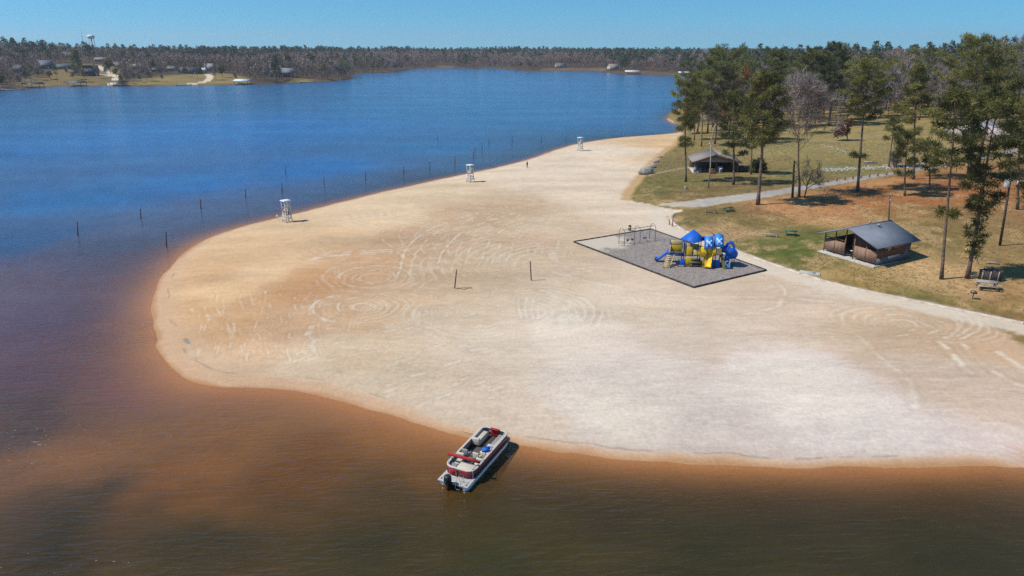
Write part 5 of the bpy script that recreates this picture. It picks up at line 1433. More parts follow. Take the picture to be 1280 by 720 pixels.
# concrete slab and curb along the lawn
cb = chaikin([at(*q, 1.3) for q in EDGE_R[3:-1]], 2, False)
m = MB(); V = []; F = []
for i, p in enumerate(cb):
    a = cb[max(i - 1, 0)]; b = cb[min(i + 1, len(cb) - 1)]; tv = (b - a) / np.linalg.norm(b - a); nn = np.array([-tv[1], tv[0]])
    z = hz(*p) 
    for s, dz in ((-.36, -.25), (-.36, .14), (.36, .14), (.36, -.25)):
        V.append((p[0] + nn[0] * s, p[1] + nn[1] * s, z + dz))
n = len(cb)
for i in range(n - 1):
    for k in range(4): F.append((i * 4 + k, i * 4 + (k + 1) % 4, i * 4 + 4 + (k + 1) % 4, i * 4 + 4 + k))
F += [(0, 1, 2, 3), ((n - 1) * 4 + 3, (n - 1) * 4 + 2, (n - 1) * 4 + 1, (n - 1) * 4)]
m.add(V, F); c_ = m.build('kerb', material('pale_kerb', (.54, .46, .38), .9, .15, 1.0, .4, dirt=(.36, .28, .21))); tag(c_, kind='structure')
b = G(1012, 342.5)
t = thing('drain_slab', 'flat grey concrete drain slab beside the kerb in front of the restroom', 'drain', b, -.45)
m = MB(); m.box((0, 0, .06), (2.8, 1.3, .36)); m.build('slab', M_concrete, t, bevel=.03)
m = MB(); m.box((.3, -.1, .25), (.9, .7, .04)); m.build('grate', M_wood_grey, t)

# ------------------------------------------------------------------ picnic shelter
a, b = G(867, 216), G(931, 215.5)
prz = math.atan2(b.y - a.y, b.x - a.x) ; PW = 10.8; PDp = 8.5
PV = thing('picnic_shelter', 'open sided picnic shelter with brown shingle gable roof by the lake', 'shelter', (a.x, a.y, a.z), prz)
PE, PR = 2.9, 4.7
m = MB(); m.box((PW / 2, PDp / 2, -.1), (PW + .6, PDp + .6, .3)); m.build('slab', M_concrete, PV)
for x in (.1, PW / 2, PW - .1):
    for y in (.1, PDp - .1):
        m = MB(); m.box((x, y, PE / 2), (.24, .24, PE)); m.build('post', M_wood_brown, PV)
m = MB(); m.box((.42, .1, .9), (.75, .5, 1.8)); m.box((.18, .1, 2.1), (.32, .45, 1.3)); m.build('stone_pier', M_rock, PV)
m = MB(); m.box((PW / 2, PDp - .3, 1.2), (PW - .6, .12, 2.4)); m.build('back_wall', M_wood_dark, PV)
m = MB(); m.box((PW - .05, PDp / 2, 1.2), (.12, PDp - .6, 2.4)); m.build('side_wall', M_wood_dark, PV)
m = MB(); m.extr([(.2, .0, PE - .12), (PW - .2, .0, PE - .12), (PW / 2, .0, PR - .25)], (0, .1, 0)); m.build('gable', material('tan_gable', (.36, .29, .21), .85, .12, 3), PV)
for s in (-1, 1):
    x0 = PW / 2; x1 = PW / 2 + s * (PW / 2 + .7); z1 = PE - (PR - PE) * .7 / (PW / 2)
    m = MB(); m.extr([(x0, -.8, PR), (x1, -.8, z1), (x1, -.8, z1 + .18), (x0, -.8, PR + .19)], (0, PDp + 1.6, 0)); q = m.build('roof', M_shingle, PV)
    mm = MB(); mm.extr([(x0, -.85, PR - .08), (x1, -.85, z1 - .08), (x1, -.85, z1 + .185), (x0, -.85, PR + .195)], (0, .046, 0)); mm.build('barge_board', M_wood_brown, q)
m = MB(); m.box((PW + 1.35, .4, 1.0), (2.5, .12, 2.0)); m.build('wing_wall', M_black_rail, PV)
Rp = Matrix.Rotation(prz, 3, 'Z')
def inpv(x, y, z=.05): return PV.location + Rp @ Vector((x, y, z))
t = thing('brick_grill', 'low red brown brick barbecue in front of the shelter', 'barbecue', inpv(4.3, -1.5, 0), prz)
M_brick = material('red_brick', (.26, .10, .06), .9, .2, 9, .4)
m = MB(); m.box((0, 0, .45), (1.5, .8, .95)); m.build('brick_base', M_brick, t, bevel=.02)
m = MB(); m.box((0, .05, .96), (1.1, .6, .05)); m.build('grate', M_black, t)
m = MB(); m.box((.0, .38, 1.1), (1.5, .14, .4)); m.build('back_wall', M_brick, t)
t = thing('cooler_chest', 'pale blue and white cooler chest standing inside the shelter', 'cooler', inpv(6.6, 1.2), prz)
m = MB(); m.box((0, 0, .7), (1.0, .7, 1.4)); m.build('body', M_white, t, bevel=.03)
m = MB(); m.box((0, -.36, .8), (.8, .03, .8)); m.build('front_panel', M_blue_l, t)
t = thing('sign_post', 'thin white post with small sign in front of the cooler at the shelter', 'sign post', inpv(6.1, -1.5, 0), prz)
m = MB(); m.beam((0, 0, -.2), (0, 0, 1.5), .13); m.build('post', M_white, t)
m = MB(); m.box((.25, -.06, 1.35), (.7, .05, .3)); m.build('sign_board', M_white, t)
for k, (x, y) in enumerate(((2.2, 4.5), (8.0, 4.6))):
    t = thing('picnic_table', ['dark wooden picnic table inside the shelter at its left', 'dark wooden picnic table inside the shelter at its right'][k], 'picnic table', inpv(x, y), prz + PI / 2)
    m = MB(); m.box((0, 0, .75), (1.9, .8, .06)); m.build('tabletop', M_wood_dark, t)
    for s in (-1, 1):
        m = MB(); m.box((0, s * .72, .45), (1.9, .28, .05)); m.build('bench', M_wood_dark, t)
        m = MB(); m.beam((s * .7, -.6, 0), (s * .7, .15, .72), .08); m.beam((s * .7, .6, 0), (s * .7, -.15, .72), .08); m.build('leg_frame', M_wood_dark, t)

# ------------------------------------------------------------------ lawn furniture
def park_bench(px, py, rz, mat, label):
    b = G(px, py); t = thing('park_bench', label, 'bench', b, rz)
    m = MB()
    for k in range(2): m.box((0, -.12 + .25 * k, .47), (2.5, .23, .06))
    m.build('seat', mat, t)
    for s in (-1, 1):
        m = MB(); m.box((s * .85, 0, .2), (.14, .42, .5)); m.build('support', M_concrete, t)
park_bench(888, 266, -.62, M_wood_brown, 'brown timber bench on the grass near the road mouth')
park_bench(964, 296, -.38, M_wood_grey, 'grey timber bench on the grass between play structure and restroom')
def picnic(px, py, rz, mat, mat_leg, label, sc=1.0):
    b = G(px, py); t = thing('picnic_table', label, 'picnic table', b, rz); t.scale = (sc, sc, sc)
    m = MB()
    for k in range(4): m.box((0, -.33 + .22 * k, .75), (2.0, .20, .05))
    m.build('tabletop', mat, t)
    for s in (-1, 1):
        m = MB()
        for k in range(2): m.box((0, s * (.66 + .13 * k), .45), (2.0, .12, .05))
        m.build('bench', mat, t)
        m = MB(); m.beam((s * .72, -.72, -.05), (s * .72, -.22, .72), .08); m.beam((s * .72, .72, -.05), (s * .72, .22, .72), .08); m.beam((s * .72, -.76, .42), (s * .72, .76, .42), .06, .09); m.build('leg_frame', mat_leg, t)
    return t
picnic(910, 264, .3, M_green, M_green, 'dark green picnic table on the grass near the road mouth')
picnic(988, 294, -.35, M_green, M_green, 'dark green picnic table on the greenest grass beside the grey bench')
picnic(1233, 361, -.33, M_wood_grey, M_wood_grey, 'large weathered grey picnic table under the leaning pine', 1.35)
# grill by the picnic table
b = G(1215.5, 374)
t = thing('charcoal_grill', 'small black charcoal grill on a post in the grass near the kerb', 'grill', b, -.3)
m = MB(); m.tube([(0, 0, -.2), (0, 0, .8)], .05, 8); m.build('post', M_black, t)
m = MB(); m.box((0, 0, .83), (.65, .5, .05)); m.box((0, .24, .95), (.65, .03, .26)); m.box((-.31, 0, .92), (.03, .48, .2)); m.box((.31, 0, .92), (.03, .48, .2)); m.build('firebox', M_black, t)
m = MB(); m.box((0, -.05, 1.02), (.62, .42, .02)); m.build('grate', M_galv, t)
# bin enclosure
b = G(1237, 350)
t = thing('bin_enclosure', 'dark slatted wooden bin enclosure behind the large grey picnic table', 'bin enclosure', b, -.1)
oc = [(1.35 * math.cos(a), .95 * math.sin(a)) for a in np.radians(np.arange(22.5, 382, 45))]
for i in range(8):
    p, q = oc[i], oc[(i + 1) % 8]; m = MB()
    for k in range(5):
        f0, f1 = k / 5 + .01, (k + 1) / 5 - .02
        A = (p[0] + (q[0] - p[0]) * f0, p[1] + (q[1] - p[1]) * f0); B = (p[0] + (q[0] - p[0]) * f1, p[1] + (q[1] - p[1]) * f1)
        m.beam((A[0], A[1], .68), (B[0], B[1], .68), .05, 1.35)
    m.build('screen_panel', M_wood_dark, t)
    m = MB(); m.box((p[0], p[1], .7), (.12, .12, 1.5)); m.build('post', M_wood_grey if i in (4, 5, 6) else M_wood_dark, t)
for k, (x, y, lab) in enumerate(((-.5, .05, 'black litter drum inside the wooden enclosure, left one'), (.5, 0, 'black litter drum inside the wooden enclosure, right one'))):
    o = thing('litter_drum', lab, 'litter bin', Vector(b) + Vector((x, y, .02)), 0)
    m = MB(); m.lathe([(.34, 0), (.36, .3), (.35, .33), (.36, .6), (.36, 1.15)], n=14); m.build('drum', M_black, o)
    m = MB(); m.lathe([(.38, 1.15), (.37, 1.22), (.2, 1.34)], n=14); m.build('lid', M_black_rail, o)
b = G(1241, 330)
t = thing('fallen_log', 'pale sawn log lying on bare ground behind the bin enclosure', 'log', b, -.45)
m = MB(); m.tube([(-.75, 0, .16), (0, .03, .17), (.75, 0, .15)], [.17, .16, .15], 9); m.build('log_wood', M_bark_pale, t, smooth=True)
m = MB(); m.tube([(-.76, 0, .16), (-.745, 0, .16)], .15, 9); m.build('cut_end', M_tan_pl, t)
# boulder heap at the lawn corner
for (px, py, sx, sy, sz, lab) in ((807, 218, 2.1, 1.2, 1.5, 'large grey boulder at the lakeside corner of the lawn, biggest of the rocks'), (815, 210, 1.2, .8, .8, 'small grey boulder just behind the biggest boulder'), (820, 203, .9, .7, .6, 'low dark boulder up the bank behind the other boulders'), (825, 197, .8, .6, .5, 'small dark rock on the bank, closest to the water')):
    b = G(px, py); rr = random.Random(px); me = MB(); nu, nv_ = 14, 8; V = []; F = []
    for i in range(nv_ + 1):
        ph = -PI / 2 + PI * i / nv_
        for k in range(nu):
            a = 2 * PI * k / nu
            q = .72 + .56 * float(fbm(np.array([math.cos(a) * math.cos(ph) * 1.6 + px]), np.array([math.sin(a) * 1.6 * math.cos(ph) + ph * 1.2]), 3, 6)[0])
            V.append((sx * math.cos(a) * math.cos(ph) * q, sy * math.sin(a) * math.cos(ph) * q, sz * .8 * (math.sin(ph) * q + .55)))
    for i in range(nv_):
        for k in range(nu): F.append((i * nu + k, i * nu + (k + 1) % nu, (i + 1) * nu + (k + 1) % nu, (i + 1) * nu + k))
    me.add(V, F); o = me.build('boulder', M_rock); o.location = b; tag(o, lab, 'boulder', 'boulders at the lawn corner')
# reddish bollards at the road mouth
for (px, py, h, lab) in ((836.5, 281, 1.0, 'faded red bollard at the road mouth, the left and shorter one'), (840.3, 283, 1.3, 'faded red bollard at the road mouth, the right and taller one')):
    b = G(px, py); t = thing('bollard', lab, 'bollard', b)
    m = MB(); m.tube([(0, 0, -.2), (0, 0, h)], .11, 10); m.build('post', material('faded_red', (.36, .17, .13), .8, .15, 5), t)
    m = MB(); m.lathe([(.12, h), (.11, h + .05), (.04, h + .09)], n=10); m.build('cap', M_wood_grey, t)
# timber bollards along the road
for (px, py) in ((1023.5, 229.5), (1034.5, 227.8), (1046, 226.3), (1056, 225.2), (1066, 224), (1076, 223), (1086.5, 221.5), (1097, 220.3), (1108, 219), (1118, 217.8), (1128, 216.8), (1139, 215.5)):
    b = G(px, py); t = thing('bollard', 'short brown timber bollard in the row along the gravel road', 'bollard', b, 0, 'timber bollards along the road')
    m = MB(); m.tube([(0, 0, -.2), (0, 0, .95)], .16, 9); m.build('post', M_wood_brown, t)
    m = MB(); m.lathe([(.16, .95), (.15, .99), (.06, 1.02)], n=9); m.build('cap', M_wood_grey, t)
# lamp post, utility pole
b = G(885.6, 235); tp_ = top_at(b, 888.5, 179); h = tp_.z - b.z
t = thing('lamp_post', 'tall grey lamp post standing in front of the picnic shelter', 'lamp post', b)
m = MB(); m.tube([(0, 0, -.3), (.0, 0, h * .5), (tp_.x - b.x, 0, h)], [.16, .13, .09], 10); m.build('pole_shaft', M_wood_grey, t, smooth=True)
m = MB(); m.tube([(tp_.x - b.x, 0, h - .15), (tp_.x - b.x - .35, -.5, h + .1)], .04, 6); m.build('arm', M_galv, t)
m = MB(); m.lathe([(.10, .15), (.24, .0), (.26, -.18), (.12, -.28)], (tp_.x - b.x - .35, -.55, h + .05), 12); m.build('lamp_head', M_galv, t, smooth=True)
b = G(1250, 307); tp_ = top_at(b, 1266, 206); h = tp_.z - b.z; lx = tp_.x - b.x
t = thing('utility_pole', 'brown wooden utility pole with white transformer above the lawn', 'utility pole', b)
m = MB(); m.tube([(0, 0, -.5), (lx * .5, 0, h * .5), (lx, 0, h)], [.20, .165, .12], 10); m.build('pole_shaft', M_bark_dark, t, smooth=True)
zz = top_at(b, 1262, 229).z - b.z
m = MB(); m.lathe([(.34, -.55), (.38, -.5), (.38, .45), (.34, .52), (.12, .56)], (lx * zz / h - .5, -.1, zz), 16); q = m.build('transformer', M_white_w, t, smooth=False)
for s in (-.14, .14):
    m = MB(); m.lathe([(.05, .54), (.07, .62), (.05, .68), (.07, .74), (.03, .84)], (lx * zz / h - .5 + s, -.1, zz), 8); m.build('bushing', M_white, q)
m = MB(); m.box((lx * zz / h + .75, 0, zz + .35), (1.1, .1, .12)); m.build('arm', M_wood_grey, t)
m = MB(); m.lathe([(.10, -.3), (.12, .3)], (lx * zz / h + 1.15, 0, zz + .05), 8); m.build('cutout', M_white, t)
an = G(1200, 323.5); hi = Vector((b.x + lx * .86, b.y, b.z + h * .86))
t = thing('guy_wire', 'guy wire with yellow guard slanting from the utility pole to the grass', 'wire', an)
m = MB(); m.tube([(0, 0, -.1), tuple(hi - an)], .018, 5); m.build('cable', M_galv, t)
v = (hi - an); m = MB(); m.tube([tuple(v * .01), tuple(v * .23)], .05, 6); m.build('guard', M_yellow, t)
# stone-filled ditch and stones on the back lawn
for nm, lst, nst, sz_, lab in (('ditch_stones', [(1028, 212.5), (1060, 211), (1095, 209.5), (1130, 207.5), (1160, 206)], 330, .30, 'pale stones filling the shallow ditch beyond the road bollards'), ('bank_stones', [(1024, 180), (1046, 186), (1058, 190.5), (1066, 194.5)], 60, .24, 'pale stones edging the old track on the back lawn')):
    P = chaikin([np.array(G(*q)[:2]) for q in lst], 2, False); L_ = np.concatenate([[0], np.cumsum(np.linalg.norm(np.diff(P, axis=0), axis=1))])
    m = MB(); rr = np.random.default_rng(5)
    sx_ = np.interp(rr.uniform(0, L_[-1], nst), L_, P[:, 0]) + rr.normal(size=nst) * .5; tt_ = rr.uniform(0, L_[-1], nst)
    X_ = np.interp(tt_, L_, P[:, 0]) + rr.normal(size=nst) * .3; Y_ = np.interp(tt_, L_, P[:, 1]) + rr.normal(size=nst) * 1.1; Z_ = height(X_, Y_)
    for x, y, z in zip(X_, Y_, Z_):
        s = sz_ * rr.uniform(.5, 1.4); q = [(math.cos(a) * s * rr.uniform(.7, 1.2), math.sin(a) * s * rr.uniform(.6, 1.0)) for a in np.arange(0, 6.2, 1.05)]
        V = [(x + u, y + v, z - .1) for u, v in q] + [(x + u * .6, y + v * .6, z + s * .55) for u, v in q]; n = 6
        m.add(V, [tuple(range(n, 2 * n))] + [(i, (i + 1) % n, n + (i + 1) % n, n + i) for i in range(n)])
    o = m.build(nm, material(nm + '_rock', (.36, .35, .33), .9, .25, 2, .4)); tag(o, lab, 'stones', kind='stuff')
for (px, py, rz, ln, lab) in ((1088, 204, -.35, 3.2, 'pale fallen log on the back lawn above the stone ditch'),):
    b = G(px, py); t = thing('fallen_log', lab, 'log', b, rz)
    m = MB(); m.tube([(-ln / 2, 0, .22), (0, .05, .25), (ln / 2, 0, .2)], [.24, .22, .18], 8); m.build('log_wood', M_bark_pale, t, smooth=True)
    m = MB(); m.tube([(ln * .1, 0, .3), (ln * .2, -.3, .6)], [.07, .04], 5); m.build('broken_branch', M_bark_pale, t)

# ------------------------------------------------------------------ grass on the lawn
rr = np.random.default_rng(91); m = MB()
lp = [(838, 272), (960, 330), (1120, 372), (1300, 412), (1420, 420), (1400, 190), (1180, 222), (1000, 248), (870, 264)]
lq = [(790, 248), (812, 212), (848, 180), (990, 176), (1180, 180), (1190, 208), (1020, 230), (890, 244)]
for poly, cnt in ((lp, 26000), (lq, 14000)):
    Pq = np.array([G(*q)[:2] for q in poly]); lo_, hi_ = Pq.min(0), Pq.max(0)
    X_ = rr.uniform(lo_[0], hi_[0], cnt * 3); Y_ = rr.uniform(lo_[1], hi_[1], cnt * 3)
    kk = sdist(X_, Y_, Pq) > .3
    kk &= fbm(X_ / 3.0, Y_ / 3.0, 3, 60) + rr.uniform(-.22, .22, len(X_)) > .47
    X_, Y_ = X_[kk][:cnt], Y_[kk][:cnt]; Z_ = height(X_, Y_)
    n = 4; Pp = np.repeat(np.stack([X_, Y_, Z_], 1), n, 0) + rr.normal(size=(len(X_) * n, 3)) * np.array([.09, .09, 0])
    D = rr.normal(size=(len(Pp), 3)) * .5 + np.array([0, 0, 1]); D /= np.linalg.norm(D, axis=1, keepdims=True)
    tn = np.clip(fbm(Pp[:, 0] / 5, Pp[:, 1] / 5, 3, 64) * 1.5 - .25 + rr.uniform(-.25, .25, len(Pp)), 0, 1)
    blades(m, Pp, D, .13, .085, tn, rr)
o = m.build('grass', leaf_material('winter_grass', (.17, .155, .062), (.36, .31, .16), .4), attr=True)
tag(o, 'short tufts of winter grass on the lawns', 'grass', kind='stuff')

# ------------------------------------------------------------------ the person on the beach
def person(loc, rz):
    V = [(0, 0, .95), (0, 0, 1.15), (0, .0, 1.40), (0, 0, 1.50), (0, .02, 1.60), (0, .02, 1.72),
         (-.17, 0, 1.42), (-.25, -.03, 1.16), (-.22, .08, .95), (-.21, .12, .86), (.17, 0, 1.42), (.25, .02, 1.16), (.20, .12, .97), (.18, .16, .88),
         (-.09, 0, .90), (-.10, .10, .50), (-.10, -.02, .08), (-.10, .14, .04), (.09, 0, .90), (.10, .02, .50), (.10, -.16, .10), (.10, -.02, .04)]
    E = [(0, 1), (1, 2), (2, 3), (3, 4), (4, 5), (2, 6), (6, 7), (7, 8), (8, 9), (2, 10), (10, 11), (11, 12), (12, 13), (0, 14), (14, 15), (15, 16), (16, 17), (0, 18), (18, 19), (19, 20), (20, 21)]
    Rr = [.15, .14, .16, .06, .085, .09, .075, .055, .045, .04, .075, .055, .045, .04, .10, .075, .05, .045, .10, .075, .05, .045]
    me = bpy.data.meshes.new('person_body'); me.from_pydata(V, E, []); o = bpy.data.objects.new('tmp', me); COL.objects.link(o)
    sk = o.modifiers.new('s', 'SKIN')
    for i, q in enumerate(Rr): me.skin_vertices[0].data[i].radius = (q, q)
    me.skin_vertices[0].data[0].use_root = True
    o.modifiers.new('u', 'SUBSURF').levels = 2
    dg = bpy.context.evaluated_depsgraph_get(); m2 = bpy.data.meshes.new_from_object(o.evaluated_get(dg)); bpy.data.objects.remove(o)
    for mt in (material('dark_jacket', (.02, .022, .03), .8, .2, 6), material('dark_trousers', (.03, .03, .035), .85, .2, 6), material('skin', (.42, .26, .18), .6, .1, 6)): m2.materials.append(mt)
    for p in m2.polygons:
        c = p.center; p.material_index = 2 if (c.z > 1.53 or (c.z < .93 and abs(c.x) > .155)) else (0 if c.z > .93 else 1); p.use_smooth = True
    root = thing('person', 'person in dark clothes walking on the sand near the waterline', 'person', loc, rz)
    b = bpy.data.objects.new('body', m2); COL.objects.link(b); b.parent = root
    m = MB(); m.lathe([(.098, 1.67), (.105, 1.72), (.09, 1.79), (.04, 1.83)], (0, -.005, 0), 12); m.build('hair', material('dark_hair', (.02, .014, .01), .7, .1, 8), root, smooth=True)
person(G(659, 210), .6)

# ------------------------------------------------------------------ far houses, docks, tower
def house(px, py, W, D, H, RH, rz, wall_c, roof_c, label, nwin=3, chim=False, white=False):
    b = G(px, py); t = thing('house', label, 'house', (b.x, b.y, b.z - .3), rz); W *= .85; H *= .9; RH *= .85
    wall_c = tuple(c * .75 for c in wall_c); roof_c = tuple(c * (.55 if max(roof_c) < .5 else .85) for c in roof_c)
    wm_ = material('house_wall', wall_c, .8, .1, 1); rm_ = material('house_roof', roof_c, .7, .12, 1)
    m = MB(); m.extr([(-W / 2, -D / 2, 0), (-W / 2, -D / 2, H), (-W / 2, 0, H + RH - .2), (-W / 2, D / 2, H), (-W / 2, D / 2, 0)], (W, 0, 0)); m.build('wall', wm_, t)
    for s in (-1, 1):
        m = MB(); m.extr([(-W / 2 - .6, 0, H + RH), (-W / 2 - .6, s * (D / 2 + .6), H - RH * .6 / (D / 2)), (-W / 2 - .6, s * (D / 2 + .6), H + .3 - RH * .6 / (D / 2)), (-W / 2 - .6, 0, H + RH + .3)], (W + 1.2, 0, 0)); rf = m.build('roof', rm_, t)
    if chim: m = MB(); m.box((W * .25, .8, H + RH + .6), (1, 1, 2.2)); m.build('chimney', M_brick, rf)
    for k in range(nwin):
        x = -W / 2 + W * (k + .5) / nwin
        m = MB(); m.box((x, -D / 2 - .03, H * .55), (1.6, .08, 1.5)); w0 = m.build('window', M_glass, t)
        m = MB(); m.box((x, -D / 2 - .06, H * .55 - .85), (1.8, .14, .15)); m.build('sill', M_white, w0)
    m = MB(); m.box((W * .32, -D / 2 - .04, 1.15), (1.2, .1, 2.2)); m.build('door', M_white, t)
    HOUSE_KEEP.append((b.x, b.y, max(W, D) * .75))
    return t
HOUSE_KEEP = []
house(57, 86, 14, 11, 4.5, 5, .35, (.20, .19, .20), (.20, .22, .27), 'grey lake house with steep blue grey roof, left of the long low house', chim=True)
house(24, 90, 9, 8, 3.5, 3.5, .2, (.36, .34, .36), (.24, .24, .29), 'small pale grey house, farthest left on the far bank')
house(78, 86, 22, 8, 3, 2, .15, (.30, .29, .30), (.14, .19, .22), 'long low house with grey green roof between two larger houses', 5)
house(88, 72, 18, 10, 5, 3, .1, (.72, .68, .62), (.40, .33, .30), 'cream house high on the wooded slope above the big dark conifer', 4)
house(115, 94, 13, 10, 4.5, 5.5, .6, (.055, .055, .075), (.07, .08, .11), 'dark blue house with steep dark roof beside the pale driveway', chim=True)
house(172, 86, 17, 9, 3.4, 2.6, .1, (.26, .23, .22), (.58, .57, .57), 'low brown house with bright white roof between two far lawns', 4)
house(128, 77, 16, 9, 3.2, 2.4, 0, (.55, .48, .40), (.36, .29, .26), 'pale low house high behind the pale driveway', 3)
house(216, 88.5, 14, 9, 3.2, 2.6, 0, (.40, .36, .30), (.28, .26, .25), 'tan house at the left of the second far lawn', 3)
house(238, 92, 24, 11, 4.2, 3.2, .05, (.12, .14, .22), (.07, .085, .15), 'wide navy blue house above the curved far driveway', 6)
house(263, 88.5, 13, 10, 5, 4, .5, (.78, .77, .76), (.46, .46, .48), 'white gabled house right of the wide navy house', 3)
house(254, 92, 5.5, 6, 4.2, 2.2, 1.2, (.80, .79, .77), (.62, .62, .62), 'small white garage in front of the white gabled house', 1)
house(360, 96, 13, 10, 5, 4.5, .3, (.10, .085, .075), (.34, .36, .42), 'dark house with pale steep roof on the wooded point', 3)
house(766, 87.5, 15, 11, 5.0, 4, .3, (.66, .60, .52), (.42, .37, .33), 'cream house beside the small beach on the distant right shore', 4)
house(150, 84, 12, 9, 3.4, 3, .2, (.30, .27, .26), (.20, .19, .20), 'brown house between the pale driveway and the bright white roof', 3)
house(196, 90, 10, 8, 3.2, 2.4, 0, (.34, .30, .27), (.17, .16, .17), 'small brown house under the large yellow green tree', 2)
house(700, 84.5, 16, 10, 4, 3, .2, (.50, .45, .38), (.25, .23, .22), 'small tan house on the distant middle shore', 3)
house(1212, 168, 16, 8, 3.0, 2.4, .1, (.62, .54, .48), (.55, .52, .50), 'pale building half hidden behind the tallest pine', 4)
house(1270, 176, 20, 9, 3.0, 2.2, -.1, (.50, .40, .38), (.50, .42, .42), 'long pinkish building at the right edge behind the pines', 4)
def dock(px, py, W, D, roof, label, rc=(.30, .32, .36)):
    x, y = at(px, py, 0); t = thing('boat_dock', label, 'dock', (x, y, 0), random.uniform(-.2, .2))
    m = MB(); m.box((0, 0, .55), (W, D, .2)); m.build('deck', M_wood_grey, t)
    for sx in (-1, 1):
        for sy in (-1, 1): m = MB(); m.beam((sx * (W / 2 - .3), sy * (D / 2 - .3), -2), (sx * (W / 2 - .3), sy * (D / 2 - .3), 3.2 if roof else 1.1), .3); m.build('piling', M_wood_dark, t)
    if roof:
        m = MB(); m.extr([(-W / 2 - .5, -D / 2 - .5, 3.0), (-W / 2 - .5, 0, 4.3), (-W / 2 - .5, D / 2 + .5, 3.0), (-W / 2 - .5, D / 2 + .5, 2.8), (-W / 2 - .5, -D / 2 - .5, 2.8)], (W + 1, 0, 0)); m.build('roof', material('dock_roof', rc, .6, .1, 1), t)
dock(304, 105.3, 13, 8, True, 'boat dock with pale blue white roof below the far driveway', (.62, .68, .76))
dock(97, 107.6, 12, 8, True, 'boat dock with dark green roof below the big dark conifer', (.07, .10, .12))
dock(42, 109.5, 14, 7, True, 'boat dock with dark flat roof at the far left bank', (.06, .06, .07))
dock(14, 112.5, 17, 4, False, 'low open wooden dock at the left edge of the far bank')
dock(148, 107.2, 12, 7, True, 'dark roofed boat dock between the two far lawns', (.05, .05, .06))
dock(230, 106.6, 12, 3, False, 'low pale dock at the foot of the curved far driveway')
dock(385, 102.8, 14, 5, False, 'low dock on the wooded point below the dark house')
dock(790, 92.6, 16, 8, True, 'boat dock with white roof on the distant right shore, left one', (.66, .66, .64))
dock(856, 94.2, 14, 8, True, 'boat dock with white roof on the distant right shore, right one', (.62, .62, .62))
# water tower and radio mast on the left skyline
def far_at(px, py, Y):
    d = ray(px, py); t = Y / d[1]; return Vector((d[0] * t, Y, CAM_H + d[2] * t))
c = far_at(113.5, 46.0, 1500); gz = hz(c.x, c.y)
t = thing('water_tower', 'white spheroid water tower rising over the left skyline', 'water tower', (c.x, c.y, gz))
h = c.z - gz
m = MB(); m.lathe([(1.2, h - 4.2), (4.8, h - 3.2), (7.2, h - .4), (7.0, h + 1.4), (4.6, h + 3.6), (.5, h + 4.3)], n=24); m.build('tank', M_white, t, smooth=True)
m = MB()
for k in range(6): a = k * PI / 3; mm = MB(); mm.beam((5.5 * math.cos(a), 5.5 * math.sin(a), -1), (4.9 * math.cos(a), 4.9 * math.sin(a), h - 2.5), .7); mm.build('leg', M_galv, t)
m.lathe([(1.4, -1), (1.1, h - 3.8)], n=12); m.build('riser', M_galv, t)
c = far_at(101, 37.5, 1500); gz = hz(c.x, c.y); h = c.z - gz
t = thing('radio_mast', 'thin lattice radio mast left of the water tower on the skyline', 'radio mast', (c.x, c.y, gz))
m = MB()
for k in range(3): a = k * 2 * PI / 3; m.beam((1.1 * math.cos(a), 1.1 * math.sin(a), -1), (.35 * math.cos(a), .35 * math.sin(a), h), .16)
for z in np.arange(4, h, 4): q = 1.1 - .75 * z / h; m.tube([(q * math.cos(a), q * math.sin(a), z) for a in np.radians([0, 120, 240, 360])], .1, 4)
m.build('lattice', M_frame, t)
m = MB(); m.tube([(0, 0, h), (0, 0, h + 3)], .12, 5); m.build('aerial', M_galv, t)
# --- woods that close the lawn and the far banks
r = np.random.default_rng(77)
PINES = [pine_parts(20 + 2 * k, 100 + k, crown=(.38 + .05 * (k % 3), 1), rad=4.6 + .5 * (k % 2), limbs=30, tuft=1.0, blade_n=13, dens=.75, n_sides=5, base_r=.3, needles=(M_needles if k % 2 else M_needles_dark), shape=('round', 'cone', 'flat')[k % 3], name='wood_pine') for k in range(5)]
BARES = [bare_parts(15 + 2 * k, 200 + k, spread=.5, fork=.3, levels=4, tw=.11, twigs=1.3, base_r=.2, name='wood_bare', bark=(M_bark_pale if k % 2 else M_bark_dark), leader=(k < 3)) for k in range(4)]
BUD = bare_parts(15, 230, spread=.55, fork=.3, levels=3, tw=.12, leaf=1.3, twigm=M_budding, base_r=.22, name='budding')
RUST = bare_parts(15, 231, spread=.55, fork=.3, levels=3, tw=.12, leaf=1.2, twigm=M_rust, base_r=.22, name='rusty')
CON = pine_parts(17, 240, crown=(.06, 1), rad=5.4, limbs=60, tuft=1.1, blade_n=14, dens=1, shape='cone', needles=M_needles_dark, base_r=.3, name='far_conifer')

